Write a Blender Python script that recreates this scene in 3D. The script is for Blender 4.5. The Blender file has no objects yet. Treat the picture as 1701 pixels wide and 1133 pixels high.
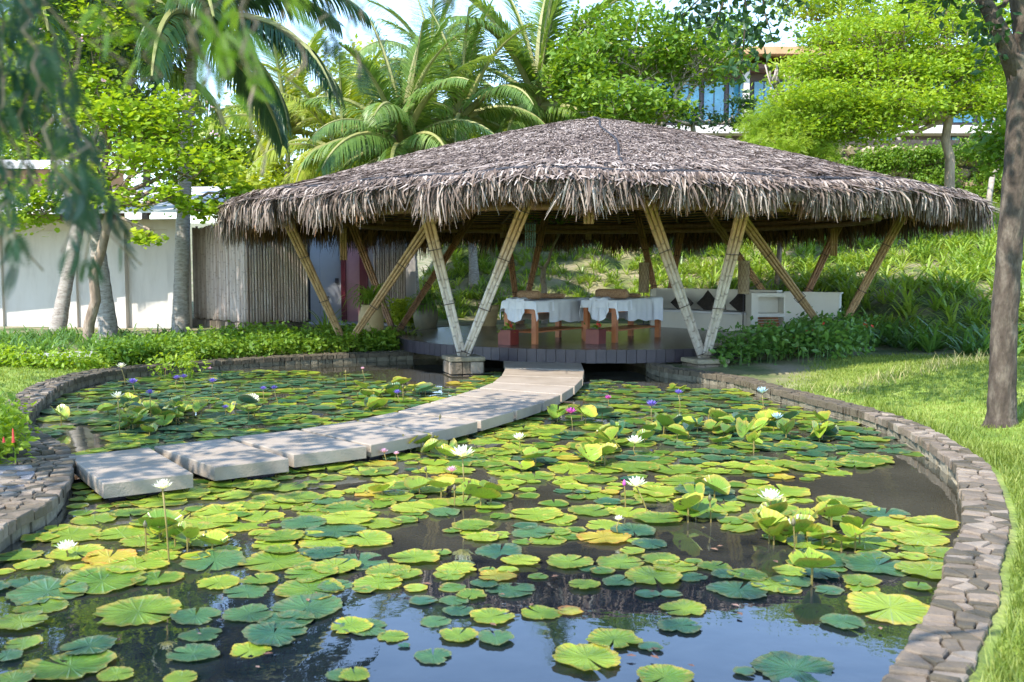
import bpy, math, random
import numpy as np
from mathutils import Vector
R = random.Random(7)
N = np.random.RandomState(11)
PI = math.pi
SC = bpy.context.scene
# ------------------------------------------------------------------ camera
CZ, F, HOR = 1.65, 1654.0, 443.0
TH = math.atan((566.5 - HOR) / F)
cam = bpy.data.objects.new('camera', bpy.data.cameras.new('camera'))
SC.collection.objects.link(cam)
cam.location = (0, 0, CZ); cam.rotation_euler = (PI/2 - TH, 0, 0)
cam.data.sensor_width = 36; cam.data.lens = 35.0
cam.data.clip_start = 0.05; cam.data.clip_end = 3000
cam.data.dof.use_dof = True; cam.data.dof.focus_distance = 13.0; cam.data.dof.aperture_fstop = 4.0
SC.camera = cam
# ------------------------------------------------------------------ world, sun, exposure
SUNV = Vector((-0.62, -0.68, 1.0)).normalized()          # towards the sun
w = bpy.data.worlds.new('World'); SC.world = w; w.use_nodes = True
nt = w.node_tree; nt.nodes.clear()
sky = nt.nodes.new('ShaderNodeTexSky'); sky.sky_type = 'NISHITA'; sky.sun_disc = False
sky.sun_elevation = math.asin(SUNV.z); sky.sun_rotation = math.atan2(SUNV.x, SUNV.y)
sky.air_density = 1.0; sky.dust_density = 0.0; sky.ozone_density = 1.2; sky.altitude = 700
bg = nt.nodes.new('ShaderNodeBackground'); bg.inputs[1].default_value = 0.15
wo = nt.nodes.new('ShaderNodeOutputWorld')
nt.links.new(sky.outputs[0], bg.inputs[0]); nt.links.new(bg.outputs[0], wo.inputs[0])
sl = bpy.data.lights.new('sun', 'SUN'); sl.energy = 2.35; sl.angle = math.radians(0.53); sl.color = (1, .94, .85)
so = bpy.data.objects.new('sun', sl); SC.collection.objects.link(so)
so.rotation_euler = SUNV.to_track_quat('Z', 'Y').to_euler()
SC.view_settings.view_transform = 'Standard'; SC.view_settings.look = 'None'
SC.view_settings.exposure = 1.88; SC.view_settings.gamma = 1.0; SC.view_settings.use_curve_mapping = False
SC.cycles.max_bounces = 8; SC.cycles.diffuse_bounces = 4; SC.cycles.transmission_bounces = 3
SC.cycles.caustics_reflective = False; SC.cycles.caustics_refractive = False
# ------------------------------------------------------------------ helpers
def ray(px, py):
    u = (px - 850.5) / F; v = (566.5 - py) / F
    return (u, v*math.sin(TH) + math.cos(TH), v*math.cos(TH) - math.sin(TH))
def P(px, py, z=0.15):                                   # point of the photo lying at height z
    d = ray(px, py); t = (z - CZ) / d[2]
    return Vector((d[0]*t, d[1]*t, z))
def D(px, py, y):                                        # point of the photo lying y metres away
    d = ray(px, py); t = y / d[1]
    return Vector((d[0]*t, y, CZ + d[2]*t))
ORG = {}
def reg(o, parent):
    SC.collection.objects.link(o)
    if parent is not None: o.parent = parent
def tag(o, label=None, cat=None, group=None, kind=None):
    if label: o['label'] = label
    if cat: o['category'] = cat
    if group: o['group'] = group
    if kind: o['kind'] = kind
    return o
def thing(name, label, cat, loc=(0, 0, 0), group=None):
    o = bpy.data.objects.new(name, None); reg(o, None); o.location = loc; o.empty_display_size = .1
    ORG[o.name] = np.array(loc, float)
    return tag(o, label, cat, group)
class B:
    def __init__(s): s.V = []; s.F = []; s.n = 0; s.T = []; s.M = []
    def add(s, V, Fs, t=0.5, m=0):
        V = np.asarray(V, float).reshape(-1, 3)
        if not isinstance(Fs, list) or (len(Fs) and not isinstance(Fs[0], np.ndarray)):
            d = {}
            for f in Fs: d.setdefault(len(f), []).append(f)
            Fs = [np.array(x) for x in d.values()]
        s.V.append(V)
        for f in Fs:
            s.F.append(np.asarray(f, dtype=np.int64) + s.n); s.M.append(np.full(len(f), m))
        t = np.asarray(t, float)
        s.T.append(np.full(len(V), float(t)) if t.ndim == 0 else t)
        s.n += len(V); return s
    def mesh(s, name, mats, off=None, smooth=False):
        V = np.concatenate(s.V)
        if off is not None: V = V - off
        me = bpy.data.meshes.new(name)
        me.vertices.add(len(V)); me.vertices.foreach_set('co', V.astype(np.float32).ravel())
        li = np.concatenate([f.ravel() for f in s.F]); me.loops.add(len(li)); me.loops.foreach_set('vertex_index', li.astype(np.int32))
        ls = []; c = 0
        for f in s.F:
            ls.append(c + np.arange(len(f))*f.shape[1]); c += f.size
        ls = np.concatenate(ls); me.polygons.add(len(ls)); me.polygons.foreach_set('loop_start', ls.astype(np.int32))
        if not isinstance(mats, (list, tuple)): mats = [mats]
        for m in mats: me.materials.append(m)
        me.polygons.foreach_set('material_index', np.concatenate(s.M).astype(np.int32))
        me.polygons.foreach_set('use_smooth', np.full(len(ls), smooth))
        a = me.attributes.new('tint', 'FLOAT', 'POINT'); a.data.foreach_set('value', np.concatenate(s.T).astype(np.float32))
        me.update(calc_edges=True)
        return me
    def ob(s, name, mats, parent=None, smooth=False, label=None, cat=None, group=None, kind=None, org=None):
        if parent is not None: off = ORG[parent.name]
        elif org is not None: off = np.array(org, float)
        else:
            V = np.concatenate(s.V); off = np.array([(V[:, 0].min()+V[:, 0].max())/2, (V[:, 1].min()+V[:, 1].max())/2, V[:, 2].min()])
            if kind == 'structure': off = np.zeros(3)
        o = bpy.data.objects.new(name, s.mesh(name, mats, off, smooth)); reg(o, parent)
        if parent is None: o.location = off
        ORG[o.name] = off
        return tag(o, label, cat, group, kind)
BOXF = [np.array([(0, 3, 2, 1), (4, 5, 6, 7), (0, 1, 5, 4), (1, 2, 6, 5), (2, 3, 7, 6), (3, 0, 4, 7)])]
def box(b, c, s, rz=0, t=.5, m=0, bev=0.0):
    x, y, z = s[0]/2, s[1]/2, s[2]/2
    if bev > 0:
        e = bev
        V = []
        for (zz, k) in ((-z, e), (-z+e, 0), (z-e, 0), (z, e)):
            for sx, sy in ((-1, -1), (1, -1), (1, 1), (-1, 1)):
                V.append((sx*(x-k), sy*(y-k), zz))
        Fs = [(0, 3, 2, 1), (12, 13, 14, 15)]
        for q in range(3):
            for i in range(4): Fs.append((q*4+i, q*4+(i+1) % 4, q*4+4+(i+1) % 4, q*4+4+i))
    else:
        V = [(-x, -y, -z), (x, -y, -z), (x, y, -z), (-x, y, -z), (-x, -y, z), (x, -y, z), (x, y, z), (-x, y, z)]; Fs = BOXF
    V = np.array(V); ca, sa = math.cos(rz), math.sin(rz)
    V = np.stack([V[:, 0]*ca - V[:, 1]*sa + c[0], V[:, 0]*sa + V[:, 1]*ca + c[1], V[:, 2] + c[2]], 1)
    b.add(V, Fs, t, m); return b
def tube(b, pts, rad, n=8, t=.5, m=0, cap=True):
    pts = np.array([tuple(p) for p in pts], float); k = len(pts)
    rad = np.full(k, rad, float) if np.isscalar(rad) else np.array(rad, float)
    if len(rad) != k: rad = np.interp(np.linspace(0, 1, k), np.linspace(0, 1, len(rad)), rad)
    tg = np.gradient(pts, axis=0); tg /= np.linalg.norm(tg, axis=1)[:, None] + 1e-9
    ref = np.array([0., 0., 1.]) if abs(tg[0][2]) < .9 else np.array([1., 0., 0.])
    V = []
    u = np.cross(tg[0], ref); u /= np.linalg.norm(u)
    a = np.arange(n)/n*2*PI
    for i in range(k):
        u = u - tg[i]*np.dot(u, tg[i]); u /= np.linalg.norm(u) + 1e-9
        v = np.cross(tg[i], u)
        V.append(pts[i] + rad[i]*(np.cos(a)[:, None]*u + np.sin(a)[:, None]*v))
    V = np.concatenate(V)
    i = np.arange(k-1)[:, None]*n; j = np.arange(n)[None]; j2 = (j+1) % n
    Q = np.stack([i+j, i+j2, i+n+j2, i+n+j], -1).reshape(-1, 4)
    Fs = [Q]
    if cap: Fs += [np.array([list(range(n))[::-1]]), np.array([[(k-1)*n + q for q in range(n)]])]
    b.add(V, Fs, t, m); return b
def lathe(b, c, prof, n=20, t=.5, m=0):
    a = np.arange(n)/n*2*PI; V = []
    for r, z in prof: V.append(np.stack([c[0]+r*np.cos(a), c[1]+r*np.sin(a), np.full(n, c[2]+z)], 1))
    k = len(prof); i = np.arange(k-1)[:, None]*n; j = np.arange(n)[None]
    Q = np.stack([i+j, i+(j+1) % n, i+n+(j+1) % n, i+n+j], -1).reshape(-1, 4)
    b.add(np.concatenate(V), [Q, np.array([list(range(n))[::-1]]), np.array([[(k-1)*n+q for q in range(n)]])], t, m); return b
def prism(b, poly, z0, z1, t=.5, m=0, ztop=None):
    n = len(poly); V = [(p[0], p[1], z0) for p in poly] + [(p[0], p[1], z1 if ztop is None else ztop[i]) for i, p in enumerate(poly)]
    Fs = [tuple(range(n))[::-1], tuple(range(n, 2*n))] + [(i, (i+1) % n, n+(i+1) % n, n+i) for i in range(n)]
    b.add(V, Fs, t, m); return b
def scatter(b, TV, TF, pos, X, Y, Z, scale, tint=None, m=0):
    """copies of a template: local axes X, Y, Z (n,3) at pos with scale (n,) or (n,3)"""
    pos = np.asarray(pos); n = len(pos)
    if n == 0: return b
    sc = np.asarray(scale, float)
    if sc.ndim == 0: sc = np.full(n, sc)
    if sc.ndim == 1: sc = np.repeat(sc[:, None], 3, 1)
    TV = np.asarray(TV, float); L = TV[None]*sc[:, None, :]
    V = pos[:, None] + L[..., 0:1]*X[:, None] + L[..., 1:2]*Y[:, None] + L[..., 2:3]*Z[:, None]
    k = len(TV); Fs = []
    for f in (TF if isinstance(TF, list) else [TF]):
        f = np.asarray(f); Fs.append((f[None] + (np.arange(n)*k)[:, None, None]).reshape(-1, f.shape[1]))
    t = N.rand(n) if tint is None else np.asarray(tint)
    b.add(V.reshape(-1, 3), Fs, np.repeat(t, k), m); return b
def norm(v): return v / (np.linalg.norm(v, axis=-1, keepdims=True) + 1e-9)
def frames(n, up=0.5, droop=0.0):
    """random leaf frames: X along the leaf, Z the face normal, biased upwards"""
    Zv = norm(N.randn(n, 3)*(1-up) + np.array([0, 0, up*1.6]))
    X = norm(np.cross(Zv, N.randn(n, 3))); X[:, 2] -= droop; X = norm(X)
    Y = norm(np.cross(Zv, X)); Zv = np.cross(X, Y); return X, Y, Zv
def rotz_frames(a):
    n = len(a); z = np.zeros(n)
    return np.stack([np.cos(a), np.sin(a), z], 1), np.stack([-np.sin(a), np.cos(a), z], 1), np.tile([0, 0, 1.], (n, 1))
LEAF = np.array([(0, 0, 0), (.5, .28, .06), (1, 0, 0), (.5, -.28, .06), (.5, 0, -.02)]); LEAFF = np.array([(0, 4, 1), (4, 2, 1), (0, 3, 4), (3, 2, 4)])
DIA = np.array([(0, 0, 0), (.45, .26, .05), (1, 0, -.03), (.45, -.26, .05)]); DIAF = np.array([(0, 2, 1), (0, 3, 2)])
ROUND = np.array([(0, 0, 0), (.25, .42, .05), (.75, .45, .06), (.95, .15, .02), (.8, 0, 0), (.95, -.15, .02), (.75, -.45, .06), (.25, -.42, .05)])
ROUNDF = [np.array([(0, 4, 3, 2), (0, 6, 5, 4)]), np.array([(0, 2, 1), (0, 7, 6)])]
def spray(npair=7, w=.16, l=.3, fw=.35):
    V = []; Fq = []
    for i in range(npair):
        s = (i+.7)/npair; ll = l*math.sin(PI*(.25+.7*s))
        for sg in (-1, 1):
            k = len(V); V += [(s, 0, -.12*s*s), (s+fw*ll-.5*w*ll, sg*ll*.55, -.12*s*s-.02), (s+fw*ll*1.6, sg*ll, -.12*s*s-.07), (s+fw*ll+.6*w*ll+.02, sg*ll*.5, -.12*s*s-.02)]
            Fq.append((k, k+1, k+2, k+3) if sg < 0 else (k, k+3, k+2, k+1))
    return np.array(V), [np.array(Fq)]
SPV, SPF = spray()
# ------------------------------------------------------------------ materials
MATS = {}
def mat(name, cols, scale=4.0, rough=.8, bump=0.0, bscale=None, tint=0.0, transl=0.0, spec=.5, detail=6, stretch=None, rnd=0.0, metal=0.0, coat=0.0, wobble=0.5, sheen=0):
    """cols: list of base colours blended by noise; tint: weight of the per-piece value; rnd: per-object variation"""
    m = bpy.data.materials.new(name); m.use_nodes = True; n = m.node_tree.nodes; L = m.node_tree.links; n.clear()
    out = n.new('ShaderNodeOutputMaterial'); p = n.new('ShaderNodeBsdfPrincipled')
    tc = n.new('ShaderNodeTexCoord'); mp = n.new('ShaderNodeMapping'); L.new(tc.outputs['Object'], mp.inputs[0])
    if stretch: mp.inputs['Scale'].default_value = stretch
    nz = n.new('ShaderNodeTexNoise'); nz.inputs['Scale'].default_value = scale; nz.inputs['Detail'].default_value = detail; nz.inputs['Roughness'].default_value = .65
    L.new(mp.outputs[0], nz.inputs['Vector'])
    mr = n.new('ShaderNodeMapRange'); mr.inputs[1].default_value = .5-.28*wobble/.5*.7; mr.inputs[2].default_value = .5+.28*wobble/.5*.7; L.new(nz.outputs[0], mr.inputs[0])
    val = mr.outputs[0]
    def mixf(a, b_, f):
        x = n.new('ShaderNodeMix'); x.data_type = 'FLOAT'; x.inputs[0].default_value = f; L.new(a, x.inputs[2]); L.new(b_, x.inputs[3]); return x.outputs[0]
    if tint > 0:
        at = n.new('ShaderNodeAttribute'); at.attribute_name = 'tint'; val = mixf(val, at.outputs['Fac'], tint)
    if rnd > 0:
        oi = n.new('ShaderNodeObjectInfo'); val = mixf(val, oi.outputs['Random'], rnd)
    cr = n.new('ShaderNodeValToRGB'); e = cr.color_ramp.elements
    while len(e) < len(cols): e.new(.5)
    for i, c in enumerate(cols):
        e[i].position = i/(len(cols)-1) if len(cols) > 1 else 0; e[i].color = (*c, 1)
    L.new(val, cr.inputs[0]); L.new(cr.outputs[0], p.inputs['Base Color'])
    p.inputs['Roughness'].default_value = rough; p.inputs['Specular IOR Level'].default_value = spec; p.inputs['Metallic'].default_value = metal
    p.inputs['Coat Weight'].default_value = coat
    if bump > 0:
        bz = n.new('ShaderNodeTexNoise'); bz.inputs['Scale'].default_value = bscale or scale*4; bz.inputs['Detail'].default_value = 5; L.new(mp.outputs[0], bz.inputs['Vector'])
        bu = n.new('ShaderNodeBump'); bu.inputs['Strength'].default_value = min(1, bump); bu.inputs['Distance'].default_value = .02*max(1, bump); L.new(bz.outputs[0], bu.inputs['Height']); L.new(bu.outputs[0], p.inputs['Normal'])
    sh = p.outputs[0]
    if transl > 0:
        tr = n.new('ShaderNodeBsdfTranslucent'); hs = n.new('ShaderNodeMix'); hs.data_type = 'RGBA'; hs.blend_type = 'MULTIPLY'; hs.inputs[0].default_value = 1; hs.inputs[7].default_value = (1.5, 1.35, .45, 1)
        L.new(cr.outputs[0], hs.inputs[6]); L.new(hs.outputs[2], tr.inputs[0]); mx = n.new('ShaderNodeMixShader'); mx.inputs[0].default_value = transl
        L.new(sh, mx.inputs[1]); L.new(tr.outputs[0], mx.inputs[2]); sh = mx.outputs[0]
    L.new(sh, out.inputs[0]); MATS[name] = m; return m
g = mat
g('leaf_mid', [(.06, .14, .015), (.16, .29, .025), (.34, .45, .05)], 1.2, .5, tint=.65, transl=.4)
g('leaf_bright', [(.1, .2, .012), (.28, .42, .03), (.5, .58, .08)], 1.0, .5, tint=.65, transl=.45)
g('leaf_yellow', [(.16, .26, .02), (.36, .45, .04), (.55, .56, .08)], 1.0, .5, tint=.65, transl=.5)
g('leaf_dark', [(.012, .04, .018), (.03, .085, .03), (.07, .15, .03)], 1.5, .5, tint=.65, transl=.3)
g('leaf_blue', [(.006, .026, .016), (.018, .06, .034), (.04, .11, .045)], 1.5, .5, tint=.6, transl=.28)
g('palm_leaf', [(.07, .15, .035), (.18, .3, .07), (.42, .5, .2)], 1.2, .38, tint=.5, transl=.38, rnd=.35)
g('palm_yellow', [(.16, .25, .03), (.34, .42, .05), (.5, .5, .1)], 1.2, .4, tint=.5, transl=.45, rnd=.35)
g('palm_dark', [(.02, .06, .03), (.05, .12, .05), (.1, .19, .06)], 1.2, .35, tint=.5, transl=.3, rnd=.3)
g('palm_rib', [(.2, .22, .06), (.34, .32, .12)], 4, .6)
g('palm_trunk', [(.16, .13, .11), (.33, .29, .25), (.46, .42, .37)], 9, .9, .8, 40, stretch=(1, 1, 3))
g('bark', [(.13, .095, .07), (.26, .19, .14), (.4, .31, .24)], 7, .95, 1.0, 30, stretch=(1, 1, .35))
g('bark_dark', [(.03, .02, .014), (.075, .055, .04), (.18, .145, .11)], 9, .95, 1.4, 26, stretch=(1, 1, .4))
g('bark_pale', [(.25, .2, .17), (.4, .34, .29), (.5, .45, .4)], 6, .9, .6, 30)
g('thatch', [(.024, .015, .011), (.125, .087, .067), (.28, .218, .18), (.56, .475, .41)], 3, .85, tint=.82)
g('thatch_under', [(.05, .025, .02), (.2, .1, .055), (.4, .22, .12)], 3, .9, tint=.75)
g('thatch_base', [(.07, .05, .045), (.2, .16, .15)], 14, .95, 1, 40)
g('cord', [(.02, .022, .03), (.06, .06, .07)], 20, .9, 1)
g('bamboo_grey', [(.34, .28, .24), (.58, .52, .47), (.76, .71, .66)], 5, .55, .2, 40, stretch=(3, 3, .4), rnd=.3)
g('bamboo_tan', [(.24, .13, .06), (.44, .28, .14), (.58, .41, .24)], 5, .5, .2, 40, stretch=(3, 3, .4), rnd=.3)
g('bamboo_brown', [(.16, .075, .035), (.32, .17, .085), (.46, .27, .14)], 5, .5, .2, 40, stretch=(3, 3, .4), rnd=.3)
g('bamboo_fence', [(.26, .18, .14), (.5, .4, .34), (.72, .64, .58)], 4, .7, .3, 40, stretch=(4, 4, .5), rnd=.5)
g('node_dark', [(.04, .03, .025), (.08, .06, .05)], 10, .8)
g('lath', [(.36, .18, .09), (.62, .37, .2)], 6, .7, stretch=(1, 1, 1), tint=.5)
g('deck_board', [(.09, .068, .048), (.17, .13, .095)], 3, .22, .25, 30, rnd=.45, spec=.5)
g('deck_edge', [(.035, .027, .035), (.075, .06, .07)], 5, .4, .2, rnd=.5)
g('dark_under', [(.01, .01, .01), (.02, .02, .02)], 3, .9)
g('slab', [(.25, .2, .145), (.35, .285, .22), (.4, .335, .265)], 2.2, .75, .25, 60, rnd=.2)
g('slab_foot', [(.03, .025, .035), (.06, .05, .06)], 5, .8)
g('stone', [(.045, .04, .024), (.12, .095, .062), (.21, .16, .115), (.34, .28, .215)], 5, .85, .9, 20, rnd=.75)
g('stone_side', [(.07, .065, .04), (.22, .19, .13), (.42, .36, .25)], 8, .85, .9, 24, rnd=.5)
g('mortar', [(.05, .04, .035), (.12, .1, .085)], 14, .95, 1)
g('stucco', [(.4, .365, .32), (.54, .5, .45), (.6, .56, .51)], 1.5, .9, .15, 80, stretch=(2, 2, .5), wobble=.9)
g('bench_white', [(.72, .69, .63), (.8, .77, .71)], 1.5, .85, .1, 80)
g('stucco_cool', [(.45, .46, .49), (.54, .55, .57)], 1.2, .9, .1, 80)
g('roof_white', [(.55, .53, .53), (.72, .7, .7)], 1.5, .85, .1)
g('soffit', [(.36, .22, .14), (.48, .32, .22)], 3, .7, stretch=(1, 1, 1))
g('brown_wood', [(.09, .045, .03), (.17, .09, .055)], 4, .6)
g('table_wood', [(.36, .11, .04), (.55, .2, .075)], 5, .4, .1, 30)
g('red_box', [(.15, .02, .014), (.22, .032, .022)], 5, .35)
g('maroon', [(.13, .008, .02), (.19, .015, .035)], 3, .5)
g('pink_wall', [(.62, .3, .32), (.7, .38, .38)], 2, .8)
g('charcoal', [(.03, .03, .04), (.05, .05, .06)], 4, .6)
g('sheet', [(.74, .75, .82), (.84, .85, .9)], 3, .85, .15, 60)
g('sheet_grey', [(.62, .62, .66), (.74, .74, .76)], 3, .9, .15, 60)
g('rattan', [(.2, .1, .05), (.38, .22, .12), (.5, .34, .2)], 40, .8, .8, 90)
g('cushion', [(.025, .02, .02), (.055, .045, .04)], 20, .9, .5, 90)
g('shade_fabric', [(.36, .28, .17), (.5, .41, .27)], 20, .85, .3)
g('pot', [(.36, .25, .11), (.5, .37, .19)], 3, .55, .1)
g('pot_dark', [(.1, .1, .06), (.24, .2, .13)], 3, .5, .1)
g('chime_green', [(.03, .07, .06), (.08, .15, .12)], 5, .5)
g('petal_white', [(.85, .85, .78), (.9, .9, .86)], 3, .5, transl=.25)
g('petal_violet', [(.14, .1, .5), (.3, .22, .75)], 12, .5, tint=.5, transl=.2)
g('petal_magenta', [(.5, .05, .4), (.75, .16, .6)], 12, .5, tint=.5, transl=.2)
g('petal_pink', [(.75, .4, .6), (.85, .6, .75)], 12, .5, transl=.2)
g('petal_blue', [(.4, .6, .8), (.6, .75, .85)], 12, .5, transl=.2)
g('petal_red', [(.6, .03, .03), (.75, .08, .05)], 12, .5)
g('stamen', [(.75, .5, .05), (.85, .62, .1)], 12, .6)
g('stalk', [(.17, .13, .03), (.3, .24, .07)], 8, .5)
g('bud', [(.08, .1, .04), (.22, .14, .09)], 8, .5)
g('window_blue', [(.03, .16, .28), (.1, .38, .55)], .9, .1, spec=.8)
g('hotel_wall', [(.09, .07, .08), (.14, .11, .12)], 2, .7)
g('hotel_roof', [(.42, .24, .12), (.52, .32, .17)], 2, .7)
g('hotel_trim', [(.55, .5, .47), (.65, .6, .57)], 2, .8)
g('rubble', [(.13, .1, .05), (.36, .27, .17), (.55, .45, .33)], 4, .9, 1, 18, rnd=.7)
g('paving', [(.34, .33, .34), (.48, .46, .46)], 6, .85, .5, 60)
g('gravel', [(.2, .18, .18), (.42, .4, .4)], 60, .9, 1.2, 120)
g('blade', [(.09, .145, .02), (.22, .29, .045), (.44, .46, .13)], .9, .55, tint=.5, transl=.4)
g('blade_dry', [(.35, .3, .12), (.55, .5, .25)], 4, .7, tint=.5, transl=.3)
g('strap', [(.1, .2, .03), (.25, .38, .05), (.45, .55, .12)], 1.5, .4, tint=.6, transl=.4)
g('strap_dark', [(.05, .12, .03), (.12, .25, .05), (.22, .37, .07)], 1.5, .4, tint=.6, transl=.35)
g('fallen_leaf', [(.12, .05, .035), (.3, .16, .09), (.42, .26, .2)], 9, .7, rnd=.7)
def pad_mat(name, c0, c1, edge, rough=.28):
    """upper side of a lily pad: radial veins, blotches, a worn edge of its own colour"""
    m = bpy.data.materials.new(name); m.use_nodes = True; n = m.node_tree.nodes; L = m.node_tree.links; n.clear()
    out = n.new('ShaderNodeOutputMaterial'); p = n.new('ShaderNodeBsdfPrincipled'); tc = n.new('ShaderNodeTexCoord')
    oi = n.new('ShaderNodeObjectInfo')
    nz = n.new('ShaderNodeTexNoise'); nz.inputs['Scale'].default_value = 1.6; nz.inputs['Detail'].default_value = 8; nz.noise_dimensions = '4D'
    ml = n.new('ShaderNodeMath'); ml.operation = 'MULTIPLY'; ml.inputs[1].default_value = 50; L.new(oi.outputs['Random'], ml.inputs[0]); L.new(ml.outputs[0], nz.inputs['W']); L.new(tc.outputs['Object'], nz.inputs['Vector'])
    a = n.new('ShaderNodeMix'); a.data_type = 'RGBA'; a.inputs[6].default_value = (*c0, 1); a.inputs[7].default_value = (*c1, 1)
    av = n.new('ShaderNodeMath'); av.operation = 'MULTIPLY_ADD'; av.inputs[1].default_value = 1.6; L.new(nz.outputs[0], av.inputs[0])
    rr = n.new('ShaderNodeMath'); rr.operation = 'MULTIPLY_ADD'; rr.inputs[1].default_value = .8; rr.inputs[2].default_value = -.7; L.new(oi.outputs['Random'], rr.inputs[0]); L.new(rr.outputs[0], av.inputs[2]); av.use_clamp = True
    L.new(av.outputs[0], a.inputs[0])
    at = n.new('ShaderNodeAttribute'); at.attribute_name = 'tint'          # 0 centre .. 1 rim
    n2 = n.new('ShaderNodeTexNoise'); n2.inputs['Scale'].default_value = 5; n2.inputs['Detail'].default_value = 6; n2.noise_dimensions = '4D'; L.new(ml.outputs[0], n2.inputs['W']); L.new(tc.outputs['Object'], n2.inputs['Vector'])
    ad = n.new('ShaderNodeMath'); ad.operation = 'MULTIPLY_ADD'; ad.inputs[1].default_value = 1.1; L.new(n2.outputs[0], ad.inputs[0]); L.new(at.outputs['Fac'], ad.inputs[2])
    mr = n.new('ShaderNodeMapRange'); mr.inputs[1].default_value = 1.3; mr.inputs[2].default_value = 1.7; L.new(ad.outputs[0], mr.inputs[0])
    e = n.new('ShaderNodeMix'); e.data_type = 'RGBA'; e.inputs[7].default_value = (*edge, 1); L.new(a.outputs[2], e.inputs[6]); L.new(mr.outputs[0], e.inputs[0])
    # veins
    sp = n.new('ShaderNodeSeparateXYZ'); L.new(tc.outputs['Object'], sp.inputs[0])
    an = n.new('ShaderNodeMath'); an.operation = 'ARCTAN2'; L.new(sp.outputs[1], an.inputs[0]); L.new(sp.outputs[0], an.inputs[1])
    mm = n.new('ShaderNodeMath'); mm.operation = 'MULTIPLY'; mm.inputs[1].default_value = 9; L.new(an.outputs[0], mm.inputs[0])
    cs = n.new('ShaderNodeMath'); cs.operation = 'COSINE'; L.new(mm.outputs[0], cs.inputs[0])
    pw = n.new('ShaderNodeMath'); pw.operation = 'ABSOLUTE'; L.new(cs.outputs[0], pw.inputs[0])
    p2 = n.new('ShaderNodeMath'); p2.operation = 'POWER'; p2.inputs[1].default_value = 16; L.new(pw.outputs[0], p2.inputs[0])
    vm = n.new('ShaderNodeMath'); vm.operation = 'MULTIPLY'; vm.inputs[1].default_value = .1; L.new(p2.outputs[0], vm.inputs[0])
    ve = n.new('ShaderNodeMix'); ve.data_type = 'RGBA'; ve.inputs[7].default_value = (c1[0]*1.5, c1[1]*1.3, c1[2]*1.5, 1); L.new(vm.outputs[0], ve.inputs[0]); L.new(e.outputs[2], ve.inputs[6])
    # specks
    n3 = n.new('ShaderNodeTexNoise'); n3.inputs['Scale'].default_value = 26; n3.inputs['Detail'].default_value = 2; L.new(tc.outputs['Object'], n3.inputs['Vector'])
    m3 = n.new('ShaderNodeMapRange'); m3.inputs[1].default_value = .63; m3.inputs[2].default_value = .7; L.new(n3.outputs[0], m3.inputs[0])
    s3 = n.new('ShaderNodeMix'); s3.data_type = 'RGBA'; s3.inputs[7].default_value = (.12, .07, .03, 1); L.new(m3.outputs[0], s3.inputs[0]); L.new(ve.outputs[2], s3.inputs[6])
    L.new(s3.outputs[2], p.inputs['Base Color']); p.inputs['Roughness'].default_value = rough
    bu = n.new('ShaderNodeBump'); bu.inputs['Strength'].default_value = .35; bu.inputs['Distance'].default_value = .012
    ab = n.new('ShaderNodeMath'); ab.operation = 'ADD'; L.new(p2.outputs[0], ab.inputs[0]); L.new(n2.outputs[0], ab.inputs[1]); L.new(ab.outputs[0], bu.inputs['Height']); L.new(bu.outputs[0], p.inputs['Normal'])
    tr = n.new('ShaderNodeBsdfTranslucent'); L.new(s3.outputs[2], tr.inputs[0]); mx = n.new('ShaderNodeMixShader'); mx.inputs[0].default_value = .2
    L.new(p.outputs[0], mx.inputs[1]); L.new(tr.outputs[0], mx.inputs[2]); L.new(mx.outputs[0], out.inputs[0]); MATS[name] = m
pad_mat('pad_green', (.1, .22, .03), (.27, .38, .035), (.45, .32, .06))
pad_mat('pad_lime', (.2, .34, .03), (.38, .48, .05), (.6, .42, .06))
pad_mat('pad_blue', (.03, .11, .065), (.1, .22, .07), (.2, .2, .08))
pad_mat('pad_gold', (.42, .42, .05), (.6, .42, .05), (.55, .22, .04))
M = MATS
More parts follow.
